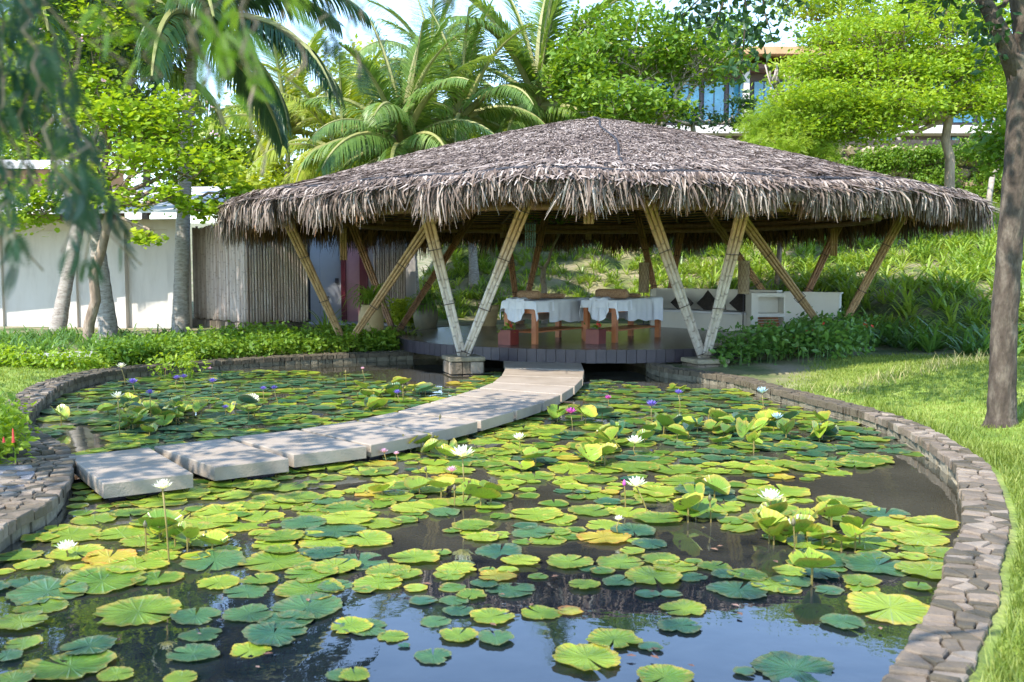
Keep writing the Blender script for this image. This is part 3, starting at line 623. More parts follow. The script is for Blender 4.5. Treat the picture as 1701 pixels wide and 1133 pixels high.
LEGS = [('FL', 706, 345, 14.1, MB_), ('FL', 862, 366, 13.9, MB_), ('FR', 1080, 345, 13.9, MB_), ('FR', 1234, 350, 13.6, MB_), ('L', 480, 372, 16.9, M['bamboo_tan']), ('L', 705, 383, 15.2, M['bamboo_tan']),
        ('RL', 586, 375, 20.6, M['bamboo_brown']), ('RL', 780, 366, 23.0, M['bamboo_brown']), ('B1', 845, 405, 23.8, M['bamboo_brown']), ('B1', 905, 366, 23.6, M['bamboo_brown']),
        ('B2', 1063, 374, 23.6, M['bamboo_brown']), ('B2', 1131, 388, 23.8, M['bamboo_brown']), ('R2', 1185, 365, 21.9, M['bamboo_tan']), ('R2', 1388, 385, 21.3, M['bamboo_brown']),
        ('R1', 1232, 360, 15.4, M['bamboo_tan']), ('R1', 1502, 352, 18.3, M['bamboo_tan'])]
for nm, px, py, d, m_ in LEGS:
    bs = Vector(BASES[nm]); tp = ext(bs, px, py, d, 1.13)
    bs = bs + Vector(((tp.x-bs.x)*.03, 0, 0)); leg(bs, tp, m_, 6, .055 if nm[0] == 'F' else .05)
def plinth(c, s, z0, z1):
    b = B(); box(b, (c[0], c[1], (z0+z1)/2-.03), (s-.05, s-.05, z1-z0-.06), .3); o = b.ob('stone_base', M['mortar'], pav)
    b = B(); box(b, (c[0], c[1], z1-.03), (s+.05, s+.05, .07), .3, bev=.012); b.ob('cap_stone', M['stone_side'], o)
    ca, sa = math.cos(.3), math.sin(.3)
    for sd in range(4):
        x = -s/2
        while x < s/2-.03:
            l = min(R.choice([.12, .17, .22]), s/2-x)
            for zz in ((z0, (z0+z1)/2-.03), ((z0+z1)/2-.02, z1-.07)):
                lx, ly = [(x+l/2, -s/2+.01), (s/2-.01, x+l/2), (x+l/2, s/2-.01), (-s/2+.01, x+l/2)][sd]; sz = (l-.012, .05) if sd % 2 == 0 else (.05, l-.012)
                b = B(); box(b, (c[0]+lx*ca-ly*sa, c[1]+lx*sa+ly*ca, (zz[0]+zz[1])/2), (*sz, zz[1]-zz[0]-.01), .3, bev=.01); b.ob('stone', M['stone'], o)
            x += l
plinth(BASES['FL'], .5, -.2, .28); plinth(BASES['FR'], .5, .0, .24)
for k in ('RL', 'L', 'R1', 'R2', 'B1', 'B2'): plinth(BASES[k], .5, .1, BASES[k][2]) if k in ('RL', 'R1', 'L') else None
for px, d, y0, y1 in ((570, 20.6, 375, 432), (978, 24.4, 345, 398), (978, 13.9, 345, 372), (1386, 20.5, 380, 425), (836, 24, 372, 395), (1100, 24, 372, 398)):
    a_, c_ = D(px, y0, d), D(px, y1, d); b = B(); [bamboo(b, (a_.x+k*.05, a_.y, a_.z), (a_.x+k*.05, a_.y, c_.z), .025) for k in (-1, 0, 1)]; b.ob('king_strut', M['bamboo_tan'], pav, smooth=True)
# ------------------------------------------------------------------ things on the deck
TD = Vector((.57, .82, 0)).normalized(); TS = Vector((TD.y, -TD.x, 0)); TA = math.atan2(TD.y, TD.x)
def massage_table(cx, cy, lab, lab2, L_=1.75, W_=.68):
    th = thing('massage_table', lab, 'massage table', (cx, cy, DZ), 'massage tables on the deck')
    c = Vector((cx, cy, 0)); H = .64
    for a_ in (0, 1):
        for s in (-1, 1):
            p = c+TD*(.06+a_*(L_-.12))+TS*s*(W_/2-.06); b = B(); box(b, (p.x, p.y, DZ+H/2), (.085, .085, H), TA, bev=.004); b.ob('leg', M['table_wood'], th)
    m_ = c+TD*L_/2
    for s in (-1, 1):
        p = m_+TS*s*(W_/2-.06); b = B(); box(b, (p.x, p.y, DZ+H-.07), (L_-.22, .03, .11), TA); b.ob('side_rail', M['table_wood'], th)
        p = m_+TD*s*(L_/2-.06); b = B(); box(b, (p.x, p.y, DZ+H-.07), (.03, W_-.22, .11), TA); b.ob('end_rail', M['table_wood'], th)
    for k in range(5):
        p = m_+TS*(k-2)*.11; b = B(); box(b, (p.x, p.y, DZ+.2), (L_-.1, .095, .025), TA); b.ob('shelf_slat', M['table_wood'], th)
    b = B(); box(b, (m_.x, m_.y, DZ+H+.045), (L_, W_, .08), TA, bev=.02); b.ob('mattress', M['sheet_grey'], th)
    # draped sheet: grid over the top, falling at the sides
    def drape(s0, s1, drop, z, m__, name, label, cat, seed, wl=None, amp=.03):
        nu, nv = 26, 30; V = []; rg = random.Random(seed); phs = [rg.uniform(0, 6) for _ in range(4)]
        for i in range(nu+1):
            u = s0+(s1-s0)*i/nu
            for j in range(nv+1):
                v = -1+2*j/nv; tot = W_/2+drop*(1+.05*math.sin(u*5+phs[0])+.03*math.sin(u*13+phs[1])); q = abs(v)*tot; sg = 1 if v > 0 else -1
                if q < W_/2+.01: lat, zz = q, z
                else: e = q-W_/2-.01; lat = W_/2+.012+amp*min(1, e*5)*(1+math.sin(u*17+phs[2]+sg)+.6*math.sin(u*31+phs[3]))*.5; zz = z-e
                eu = 0
                if s0 < 0.0 and u < 0: eu = u; uu = -.012-.02*min(1, -u*8)*(1+math.sin(lat*sg*20+phs[0])); zz -= -u
                else: uu = u
                pt = c+TD*uu+TS*lat*sg; V.append((pt.x, pt.y, zz))
        Q_ = [(i*(nv+1)+j, (i+1)*(nv+1)+j, (i+1)*(nv+1)+j+1, i*(nv+1)+j+1) for i in range(nu) for j in range(nv)]
        b = B(); b.add(V, Q_); return b.ob(name, M[m__], smooth=True, label=label, cat=cat, org=(cx, cy, z))
    drape(-.14, L_*.3, .2, DZ+H+.092, 'sheet', 'bed_sheet', 'short white sheet over the near end of the '+lab2, 'sheet', 3, amp=.04)
    drape(L_*.22, L_*.78, .4, DZ+H+.098, 'sheet_grey', 'blanket', 'pale grey blanket hanging down the side of the '+lab2, 'blanket', 4, amp=.018)
    drape(L_*.74, L_+.01, .45, DZ+H+.104, 'sheet', 'bed_sheet', 'white sheet draped over the far end of the '+lab2, 'sheet', 5, amp=.035)
    return c, H
def towel(c, H, off, lab):
    V = []; nu, nv = 14, 16
    p0 = c + TD*.02 + TS*off
    for i in range(nu+1):
        for j in range(nv+1):
            v = -1+2*j/nv; u = i/nu; lat = v*.17*(1+.25*u); over = u*.62-.22
            z = DZ+H+.12; dd = -over
            if over > 0: z -= over*1.0*(1-.45*abs(v)**2); dd = -.03-.03*math.sin(v*9)*min(1, over*6)-.03*over
            else: z += .02*math.sin(v*6)
            pt = p0+TD*dd+TS*lat; V.append((pt.x, pt.y, z))
    b = B(); b.add(V, [(i*(nv+1)+j, (i+1)*(nv+1)+j, (i+1)*(nv+1)+j+1, i*(nv+1)+j+1) for i in range(nu) for j in range(nv)]); b.ob('towel', M['sheet'], smooth=True, label=lab, cat='towel')
def bundle(c, H, off, along, l, r, lab, name='rolled_mat', flat=1.0):
    p = c+TD*along+TS*off; prof = [(0.002, -.5), (.8, -.49), (1, -.4), (.96, -.1), (1.04, .15), (.97, .4), (.75, .49), (.002, .5)]
    b = B(); V = []; nn = 14
    for rr_, x in prof:
        for k in range(nn):
            an = k/nn*2*PI; q = p+TS*(x*l)+TD*(math.cos(an)*r*rr_); V.append((q.x, q.y, DZ+H+.105+r*flat+math.sin(an)*r*rr_*flat))
    b.add(V, [(i*nn+k, (i+1)*nn+k, (i+1)*nn+(k+1) % nn, i*nn+(k+1) % nn) for i in range(len(prof)-1) for k in range(nn)]); b.ob(name, M['rattan'], smooth=True, label=lab, cat='mat')
def step_box(x, y, lab, fl):
    th = thing('step_box', lab, 'wooden box', (x, y, DZ), 'red wooden boxes by the massage tables'); c = Vector((x, y, 0)); s = .25
    for k, (dx, dy) in enumerate(((-1, 0), (1, 0), (0, -1), (0, 1))):
        p = c+TD*dx*(s/2-.012)+TS*dy*(s/2-.012); b = B(); box(b, (p.x, p.y, DZ+.125), (.024 if dx else s-.05, .024 if dy else s, .25), TA, bev=.003); b.ob('side_panel', M['red_box'], th)
    b = B(); box(b, (x, y, DZ+.215), (s-.05, s-.05, .02), TA); b.ob('lid', M['red_box'], th)
    # bowl of flowers
    f = thing('flower_bowl', fl, 'flowers', (x, y, DZ+.225), 'small flower bowls on the red boxes')
    b = B(); lathe(b, (x, y, DZ+.226), [(.04, 0), (.08, .04), (.085, .05), (.07, .045)], 14); b.ob('bowl', M['pot_dark'], f, smooth=True)
    b = B(); cnt = 60; po = np.array([x, y, DZ+.28])+N.randn(cnt, 3)*[.06, .06, .025]; scatter(b, LEAF, LEAFF, po, *frames(cnt, .4), N.uniform(.04, .09, cnt)); b.ob('leaves', M['leaf_mid'], f)
    b = B(); cnt = 26; po = np.array([x+.04, y-.05, DZ+.32])+N.randn(cnt, 3)*[.025, .02, .02]; scatter(b, LEAF, LEAFF, po, *frames(cnt, .4), N.uniform(.03, .06, cnt)); b.ob('petals', M['petal_red'], f)
c1, H = massage_table(.12, 16.75, 'wooden massage table standing left of the other, behind the left red box', 'left massage table')
c2, H = massage_table(1.5, 17.15, 'wooden massage table standing right of the other, nearer the bench', 'right massage table')
towel(c1, H, -.08, 'white towel hanging over the near end of the left massage table'); towel(c2, H, .0, 'white towel hanging over the near end of the right massage table')
bundle(c1, H, -.03, .35, .44, .075, 'rolled brown woven mat at the near end of the left massage table'); bundle(c1, H, .05, .95, .5, .045, 'small brown woven bundle halfway along the left massage table')
bundle(c2, H, .03, .4, .62, .085, 'long humped brown woven mat on the right massage table'); bundle(c2, H, .12, 1.0, .3, .04, 'small brown woven bundle near the middle of the right massage table')
step_box(-.06, 16.62, 'dark red wooden cube box before the left massage table', 'green leaves and red petals on the left red box')
step_box(1.42, 16.8, 'dark red wooden cube box before the right massage table', 'red flower and green leaves on the right red box')
# wind chime
cp = D(881, 372, 15.2); th = thing('wind_chime', 'green bamboo wind chime hanging under the front of the thatch', 'wind chime', (cp.x, cp.y, cp.z-.4))
for r in range(3):
    for k in range(5):
        b = B(); tube(b, [(cp.x+(k-2)*.035, cp.y, cp.z-r*.12), (cp.x+(k-2)*.035, cp.y, cp.z-r*.12-.105)], .013, 6); b.ob('tube', M['chime_green'], th)
b = B(); tube(b, [(cp.x-.08, cp.y, cp.z+.01), (cp.x+.08, cp.y, cp.z+.01)], .01, 5); [tube(b, [(cp.x+x, cp.y, cp.z+.01), (cp.x, cp.y, cp.z+.55)], .004, 4) for x in (-.06, .06)]; b.ob('cord', M['cord'], th)
# built-in bench
bn = thing('wall_bench', 'curved white masonry bench with high back at the right rear of the deck', 'bench', (4.5, 21, DZ))
def wallseg(a_, b_, z0, z1, tk, m_, name, par, t=.5):
    a_, b_ = Vector(a_), Vector(b_); d = (b_-a_); nn = Vector((-d.y, d.x)).normalized()*tk/2
    b = B(); prism(b, [(a_+nn*-1)[:], (b_-nn)[:], (b_+nn)[:], (a_+nn)[:]], z0, z1, t); return b.ob(name, m_, par)
BK = [(3.2, 22.35), (4.1, 21.75), (4.9, 21.05), (5.45, 20.3)]
for k in range(3): wallseg(BK[k], BK[k+1], .2, 1.13, .14, M['bench_white'], 'back_wall', bn); wallseg((BK[k][0], BK[k][1]), (BK[k+1][0], BK[k+1][1]), 1.133, 1.17, .18, M['bench_white'], 'coping', bn)
b = B(); prism(b, [(3.1, 21.62), (4.62, 19.95), (5.35, 20.3), (4.85, 21.0), (4.05, 21.68), (3.17, 22.28)], .2, .68); b.ob('seat', M['bench_white'], bn)
b = B(); prism(b, [(3.12, 21.64), (4.6, 19.99), (5.33, 20.32), (4.83, 20.99), (4.04, 21.66), (3.19, 22.24)], .684, .73); b.ob('seat_pad', M['sheet_grey'], bn)
b = B(); prism(b, [(3.03, 21.7), (3.12, 21.6), (3.24, 22.4), (3.1, 22.4)], .2, 1.15); b.ob('end_block', M['bench_white'], bn)
# arm block with niches
x0, x1, yA = 4.72, 5.42, 19.62
nb = [((x0, .2), (x0+.13, 1.13)), ((x1-.06, .2), (x1, 1.13)), ((x0+.13, 1.05), (x1-.06, 1.13)), ((x0+.13, .66), (x1-.06, .73)), ((x0+.13, .2), (x1-.06, .34))]
b = B()
for (a_, b_) in nb: box(b, ((a_[0]+b_[0])/2, yA+.25, (a_[1]+b_[1])/2), (b_[0]-a_[0], .5, b_[1]-a_[1]))
b.ob('arm_block', M['bench_white'], bn); b = B(); box(b, ((x0+x1)/2+.03, yA+.42, .67), (.5, .1, .85)); b.ob('niche_back', M['bench_white'], bn)
b = B(); [box(b, ((x0+x1)/2+.03, yA+.1+.06*k, .42+.05*k), (.46, .05, .03)) for k in range(5)]; b.ob('niche_shelf', M['table_wood'], bn)
wallseg((5.42, 19.68), (6.3, 19.1), .2, 1.13, .14, M['bench_white'], 'outer_wall', bn); wallseg((5.40, 19.69), (6.32, 19.08), 1.133, 1.16, .18, M['bench_white'], 'coping', bn)
def cushion(px, py, d, lab):
    c = D(px, py, d); b = B(); nn = 9; V = []; s = .21; ca = -.75
    for side in (-1, 1):
        for i in range(nn):
            for j in range(nn):
                u, v = -1+2*i/(nn-1), -1+2*j/(nn-1); th_k = .085*(1-u*u)**.6*(1-v*v)**.6+.004
                pin = 1-.08*(1-abs(u*v)); x, y = u*s*pin, v*s*pin; X = (x-y)*.7071; Zz = (x+y)*.7071; yy = side*th_k + .25*Zz*0
                V.append((c.x+X*math.cos(ca)-yy*math.sin(ca)*-1*-1, c.y+X*math.sin(ca)+yy*math.cos(ca)+Zz*.3, c.z+Zz*.95))
    Fs = []
    for sd in (0, 1):
        for i in range(nn-1):
            for j in range(nn-1):
                q = [sd*nn*nn+i*nn+j, sd*nn*nn+(i+1)*nn+j, sd*nn*nn+(i+1)*nn+j+1, sd*nn*nn+i*nn+j+1]; Fs.append(tuple(q if sd else q[::-1]))
    b.add(V, Fs); b.ob('cushion', M['cushion'], smooth=True, label=lab, cat='cushion', group='dark cushions on the white bench')
cushion(1133, 503, 21.55, 'dark brown diamond-set cushion at the left end of the white bench'); cushion(1177, 504, 21.2, 'dark brown diamond-set cushion in the middle of the white bench'); cushion(1232, 504, 20.65, 'dark brown diamond-set cushion at the right end of the white bench')
def floor_lamp(px, yt, yb, d, lab):
    t_, c_ = D(px, yt, d), D(px, yb, d); th = thing('floor_lamp', lab, 'lamp', (t_.x, t_.y, DZ), 'tall floor lamps beside the bench'); z1, z0 = t_.z, c_.z; r = .115
    b = B(); lathe(b, (t_.x, t_.y, 0), [(r*.97, z0), (r, z0+.01), (r, z1-.01), (r*.97, z1)], 20); sh = b.ob('lamp_shade', M['shade_fabric'], th, smooth=True)
    b = B()
    for k in range(4):
        a0 = -PI/2-1.2+k*.6
        for zz in range(3):
            h_ = (z1-z0-.08)/3; z = z0+.04+zz*h_
            for (u0, w0, u1, w1) in ((0, 0, .3, .5), (.3, .5, .6, 0), (0, 1, .3, .5), (.3, .5, .6, 1)):
                tube(b, [(t_.x+(r+.003)*math.cos(a0+u0+(u1-u0)*f_), t_.y+(r+.003)*math.sin(a0+u0+(u1-u0)*f_), z+h_*(w0+(w1-w0)*f_)) for f_ in (0, .5, 1)], .003, 4, cap=False)
    b.ob('lattice', M['brown_wood'], sh)
    b = B(); tube(b, [(t_.x, t_.y, DZ), (t_.x, t_.y, z1+.03)], .012, 8); b.ob('pole', M['charcoal'], th); b = B(); lathe(b, (t_.x, t_.y, DZ), [(.14, 0), (.14, .02), (.02, .03)], 18); b.ob('base', M['charcoal'], th)
floor_lamp(1070, 436, 486, 22.2, 'tall floor lamp with buff patterned shade left of the bench'); floor_lamp(1236, 433, 488, 19.9, 'tall floor lamp with buff patterned shade before the bench')
# pots and their plants
def strap_tpl(nb, ln, wd, arch, seed, segs=5, minel=.5, maxel=1.3):
    rg = random.Random(seed); V = []; Fs = []
    for k in range(nb):
        az = rg.uniform(0, 2*PI); el = rg.uniform(minel, maxel); l = ln*rg.uniform(.6, 1.1); x = z = 0; pts = []
        for s in range(segs+1):
            t = s/segs; pts.append((x, z)); e = el-arch*t*t*rg.uniform(.9, 1.1); x += math.cos(e)*l/segs; z += math.sin(e)*l/segs
        for s, (x, z) in enumerate(pts):
            t = s/segs; w_ = wd*(math.sin(PI*(.18+.8*t))**.7)*.5
            for sg in (-1, 1): V.append((x*math.cos(az)-sg*w_*math.sin(az), x*math.sin(az)+sg*w_*math.cos(az), z))
        b0 = k*(segs+1)*2
        for s in range(segs): Fs.append((b0+2*s, b0+2*s+1, b0+2*s+3, b0+2*s+2))
    return np.array(V), [np.array(Fs)]
def pot(x, y, z, h, r, m_, lab, prof=None):
    prof = prof or [(.62, 0), (.85, .15), (1, .45), (.98, .7), (.8, .92), (.72, .95), (.78, 1.0), (.7, 1.0), (.68, .93), (.3, .92)]
    b = B(); lathe(b, (x, y, z), [(a_*r, c_*h) for a_, c_ in prof], 26); b.ob('plant_pot', M[m_], smooth=True, label=lab, cat='pot', org=(x, y, z))
def strap_plant(x, y, z, tpl, sc, m_, lab, cat='plant', name='strappy_plant', group=None, rot=0):
    b = B(); X, Y, Zv = rotz_frames(np.array([rot])); cnt = len(tpl[0])
    tt = np.repeat(N.rand(cnt//12+1), 12)[:cnt]; s0 = tpl[0]*sc
    V = np.stack([s0[:, 0]*math.cos(rot)-s0[:, 1]*math.sin(rot)+x, s0[:, 0]*math.sin(rot)+s0[:, 1]*math.cos(rot)+y, s0[:, 2]+z], 1); b.add(V, tpl[1], tt); return b.ob(name, M[m_], label=lab, cat=cat, org=(x, y, z), group=group)
p = P(612, 572, .22); pot(p.x, 18.7, .2, .74, .24, 'pot', 'tall ochre jar behind the leftmost bamboo legs')
strap_plant(p.x, 18.7, .9, strap_tpl(110, .75, .035, 2.6, 1), 1, 'strap', 'drooping spiky plant growing in the ochre jar on the left', 'plant', 'potted_plant')
p = P(709, 549, .25); pot(p.x, 21.6, .24, .62, .27, 'pot_dark', 'dark round pot beyond the left rear legs')
strap_plant(p.x, 21.6, .8, strap_tpl(130, .62, .05, 3.4, 2, minel=.2, maxel=1.4), 1, 'strap_dark', 'dense dark agave spilling round its dark pot behind the deck', 'plant', 'potted_plant')
p = P(812, 545, .28); pot(p.x, 21.9, .26, .55, .24, 'pot', 'tapered ochre pot left of the massage tables', [(.6, 0), (.75, .3), (.92, .8), (1, 1), (.9, 1), (.85, .92), (.3, .9)])
strap_plant(p.x, 21.9, .76, strap_tpl(50, .6, .05, 1.6, 3), 1, 'strap_dark', 'upright spiky plant growing in the tapered ochre pot', 'plant', 'potted_plant')
# ------------------------------------------------------------------ spa building on the left
def X_(px, d): return D(px, 443, d).x
spa = thing('spa_building', 'low cream rendered building with shallow white roof behind the left garden', 'building', (-10, 24, .2))
WA, WB = Vector((X_(-260, 24.9), 24.9)), Vector((X_(306, 23.0), 23.0)); wd_ = (WB-WA).normalized(); wn = Vector((wd_.y, -wd_.x))
def onwall(px):                                           # distance along the wall where the photo shows px
    s = (px-850.5)/F; return (s*WA.y-WA.x)/(wd_.x-s*wd_.y)
def wallbox(s0, s1, z0, z1, o0, o1, m_, name, par=spa):
    a_, b_ = WA+wd_*s0, WA+wd_*s1; b = B(); prism(b, [(a_+wn*o1)[:], (b_+wn*o1)[:], (b_+wn*o0)[:], (a_+wn*o0)[:]], z0, z1); return b.ob(name, M[m_], par)
LW = (WB-WA).length
wallbox(0, LW, .1, 2.75, -.3, 0, 'stucco', 'wall'); wallbox(0, LW, 2.5, 2.72, .003, .13, 'stucco', 'top_band')
for a_, b_ in ((onwall(284), LW), (onwall(200), onwall(214)), (onwall(120), onwall(133)), (onwall(-10), onwall(10)), (onwall(-150), onwall(-130))): wallbox(a_, b_, .1, 2.5, .003, .13, 'stucco', 'pilaster')
wallbox(0, onwall(200), .1, 2.5, .003, .05, 'stucco', 'panel')
def slabroof(p, z, tk, m_top, m_bot, name):
    b = B(); nn = len(p); V = [(q[0], q[1], zz-tk) for q, zz in zip(p, z)]+[(q[0], q[1], zz) for q, zz in zip(p, z)]
    b.add(V, [tuple(range(nn, 2*nn))], .5, 0); b.add(V, [tuple(range(nn))[::-1]], .5, 1); b.add(V, [(i, (i+1) % nn, nn+(i+1) % nn, nn+i) for i in range(nn)], .5, 0); return b.ob(name, [M[m_top], M[m_bot]], spa)
slabroof([(X_(-260, 22.6), 22.6), (X_(403, 21.3), 21.3), (X_(400, 27), 27), (X_(-260, 28), 28)], [2.86, 2.88, 3.8, 3.8], .07, 'roof_white', 'soffit', 'lower_roof')
slabroof([(X_(-260, 26.5), 26.5), (X_(226, 26), 26), (X_(232, 31), 31), (X_(-260, 32), 32)], [4.45, 4.3, 4.95, 4.95], .16, 'roof_white', 'soffit', 'upper_roof')
b = B(); prism(b, [(X_(-260, 27.4), 27.4), (X_(210, 27), 27), (X_(210, 30), 30), (X_(-260, 31), 31)], 2.9, 4.25); b.ob('upper_wall', M['soffit'], spa)
for px in (345, 372, 250, 180): b = B(); tube(b, [(X_(px, 22.4), 22.4, 2.84), (X_(px-28, 25), 25, 3.28)], .05, 6); b.ob('roof_beam', M['brown_wood'], spa)
# porch with doors right of the bamboo screen
def panel(px0, px1, d, z0, z1, m_, name, dd=.08, par=spa): b = B(); box(b, ((X_(px0, d)+X_(px1, d))/2, d+dd/2, (z0+z1)/2), (X_(px1, d)-X_(px0, d), dd, z1-z0), 0, bev=.004); return b.ob(name, M[m_], par)
panel(498, 515, 25.6, .2, 2.9, 'charcoal', 'dark_jamb'); panel(515, 531, 25.5, .2, 2.95, 'stucco_cool', 'wall_return'); o = panel(531, 566, 25.55, .2, 2.95, 'stucco_cool', 'wall_panel')
b = B(); box(b, (X_(559, 25.5), 25.53, 1.29), (.09, .02, .13)); b.ob('wall_switch', M['charcoal'], o)
panel(566, 573, 25.3, .2, 2.95, 'maroon', 'door_frame', .2); panel(573, 597, 25.6, .2, 2.9, 'pink_wall', 'door'); panel(597, 610, 25.4, .2, 2.95, 'maroon', 'door_frame', .16); panel(610, 690, 26.0, .2, 2.95, 'stucco', 'rear_wall')
panel(495, 700, 26.2, 2.5, 3.3, 'brown_wood', 'porch_beam'); 
b = B(); prism(b, [(X_(495, 24.4), 24.4), (X_(680, 24.0), 24.0), (X_(690, 27), 27), (X_(490, 27), 27)], .05, .24); b.ob('porch_floor', M['paving'], spa)
def bamboo_screen(a_, b_, z0, z1, cnt, lab, group=None, pl=True):
    a_, b_ = Vector(a_), Vector(b_); th = thing('bamboo_screen', lab, 'fence', ((a_.x+b_.x)/2, (a_.y+b_.y)/2, .2)); d = b_-a_; wv = d.length/cnt
    for k in range(cnt):
        p = a_+d*((k+.5)/cnt); b = B(); bamboo(b, (p.x+R.uniform(-.008, .008), p.y, z0+R.uniform(-.02, .02)), (p.x+R.uniform(-.012, .012), p.y, z1+R.uniform(-.04, .04)), wv*.49*R.uniform(.78, 1.0), .4, 7); b.ob('bamboo_pole', M['bamboo_fence'], th, smooth=True)
    nn = Vector((-d.y, d.x)).normalized()*.05
    b = B(); prism(b, [(a_+nn)[:], (b_+nn)[:], (b_+nn*2)[:], (a_+nn*2)[:]], z0-.1, z1-.05); b.ob('backing', M['brown_wood'], th)
    if pl:
        L_ = d.length; x = 0
        while x < L_:
            l = min(R.uniform(.18, .35), L_-x); p, q = a_+d*(x+.01)/L_, a_+d*(x+l-.01)/L_; b = B(); prism(b, [(p-nn*1.1)[:], (q-nn*1.1)[:], (q+nn)[:], (p+nn)[:]], .05, z0-.02+R.uniform(-.01, .01)); b.ob('stone', M['stone'], th); x += l
    return th
cor = (X_(408, 21.9), 21.9)
bamboo_screen((X_(321, 24.2), 24.2), cor, .42, 2.58, 36, 'receding bamboo pole screen between the ringed palm trunk and the screen corner')
bamboo_screen(cor, (X_(511, 22.7), 22.7), .42, 2.58, 22, 'brown bamboo pole screen beside the dark doorway, left of the red door')
bamboo_screen((X_(620, 25.0), 25.0), (X_(673, 25.0), 25.0), .3, 2.9, 14, 'tall bamboo pole screen right of the red door', pl=False)
# ------------------------------------------------------------------ hotel on the hill
hd = 48.0
ho = thing('hillside_hotel', 'dark two storey building with blue windows and tan roof up behind the trees', 'building', (X_(1350, hd), hd, 5.5))
zz = lambda y, d=hd: D(850, y, d).z
def hbox(px0, px1, y0, y1, d, dd, m_, name, par=ho): b = B(); box(b, ((X_(px0, d)+X_(px1, d))/2, d+dd/2, (zz(y0, d)+zz(y1, d))/2), (X_(px1, d)-X_(px0, d), dd, abs(zz(y0, d)-zz(y1, d)))); return b.ob(name, M[m_], par)
hbox(960, 1760, 120, 330, hd, 8, 'hotel_wall', 'wall'); hbox(960, 1760, 208, 221, hd-1.1, 1.09, 'hotel_trim', 'balcony_slab')
b = B(); prism(b, [(X_(950, hd-2), hd-2), (X_(1780, hd-2), hd-2), (X_(1780, hd), hd+9), (X_(950, hd), hd+9)], zz(104), zz(104)+.25, ztop=[zz(92), zz(92), zz(70), zz(70)]); b.ob('roof', M['hotel_roof'], ho)
hbox(960, 1760, 106, 113, hd-1.4, 1.3, 'brown_wood', 'fascia'); 
def win(px0, px1, y0, y1):
    f = hbox(px0, px1, y0, y1, hd-.06, .055, 'charcoal', 'window'); 
    hbox(px0+2, px1-2, y0+2, y1-2, hd-.1, .035, 'window_blue', 'pane', f)
    hbox((px0+px1)/2-.7, (px0+px1)/2+.7, y0+2, y1-2, hd-.13, .025, 'charcoal', 'mullion', f)
for k in range(18): x = 1000+k*41; win(x, x+36, 134, 205)
for x in (1110, 1170, 1420, 1452, 1560): win(x, x+28, 226, 250)
hbox(1231, 1240, 100, 208, hd-1.2, .3, 'hotel_trim', 'column'); hbox(1500, 1510, 100, 208, hd-1.2, .3, 'hotel_trim', 'column')
pf = thing('picket_fence', 'weathered pale picket fence at the top of the slope before the hotel', 'fence', (X_(1400, 39), 39, 5)); 
for k in range(64):
    px = 1290+k*5.2; x = X_(px, 39); z0 = float(G(x, 39)[0]); b = B(); zt = D(850, 238-(px-1290)*.0+R.uniform(-2, 2), 39).z; box(b, (x, 39, (z0-.1+zt)/2), (.085, .03, zt-z0+.1), 0, bev=.005); b.ob('picket', M['bamboo_fence'], pf)
b = B(); x0, x1 = X_(1285, 39), X_(1625, 39); box(b, ((x0+x1)/2, 39.05, D(850, 246, 39).z), (x1-x0, .05, .08)); b.ob('rail', M['brown_wood'], pf)
# rubble retaining wall
rw = thing('retaining_wall', 'rough rubble stone retaining wall half hidden by creepers at the top right', 'stone wall', (X_(1480, 36.2), 36.2, 3.8))
b = B(); box(b, (X_(1500, 36.4), 36.45, 4.7), (18.5, .3, 3.0)); b.ob('mortar', M['mortar'], rw)
zq = 3.7; x0, x1 = X_(1500, 36.4)-9.2, X_(1500, 36.4)+9.2
for row in range(6):
    h_ = .38; x = x0+R.uniform(0, .2)
    while x < x1:
        l = R.uniform(.3, .62); cx, cz = x+l/2, zq+h_/2+R.uniform(-.04, .04); m_ = R.choice([5, 6, 7]); V = []; 
        angs = [(k+R.uniform(-.25, .25))/m_*2*PI for k in range(m_)]
        for q, (s, yy) in enumerate(((1.12, 36.34), (1.05, 36.24), (.75, 36.17))): V += [(cx+l*.5*s*math.cos(a_), yy, cz+h_*.5*s*math.sin(a_)) for a_ in angs]
        b = B(); b.add(V, [tuple(range(2*m_, 3*m_))]+[(a_+h*m_, (a_+1) % m_+h*m_, (a_+1) % m_+(h+1)*m_, a_+(h+1)*m_) for h in (0, 1) for a_ in range(m_)]); b.ob('stone', M['rubble'], rw); x += l
    zq += h_
# ------------------------------------------------------------------ trees
def add_leaves(b, centers, sig, per, size, tpl=(LEAF, LEAFF), up=.5, droop=0., tint=None, m=0, jit=.12):
    c = np.repeat(np.asarray(centers), per, 0); cnt = len(c); sg = np.repeat(np.asarray(sig), per, 0) if np.ndim(sig) > 1 else sig
    pos = c + N.randn(cnt, 3)*sg; tb = np.repeat(np.clip(N.rand(len(centers)), 0, 1), per)
    t = np.clip(tb*.55+N.rand(cnt)*.45, 0, 1) if tint is None else np.clip(tint+N.randn(cnt)*.15, 0, 1)
    scatter(b, tpl[0], tpl[1], pos, *frames(cnt, up, droop), N.uniform(size[0], size[1], cnt), t, m)
def blobpts(c, r, cnt, shell=.45):
    v = norm(N.randn(cnt, 3)); rad = N.uniform(shell, 1, cnt)**.8
    return np.array(c) + v*rad[:, None]*np.array(r)
def limb(b, p0, p1, r0, r1, k=6, wig=.06, n_=6, sag=0):
    p0, p1 = np.array(p0, float), np.array(p1, float); L_ = np.linalg.norm(p1-p0); ts = np.linspace(0, 1, k); w_ = N.randn(k, 3)*L_*wig; w_[0] = 0; w_[-1] = 0
    pts = p0+(p1-p0)*ts[:, None]+w_; pts[:, 2] += sag*np.sin(ts*PI); tube(b, pts, np.linspace(r0, r1, k), n_, cap=False); return pts
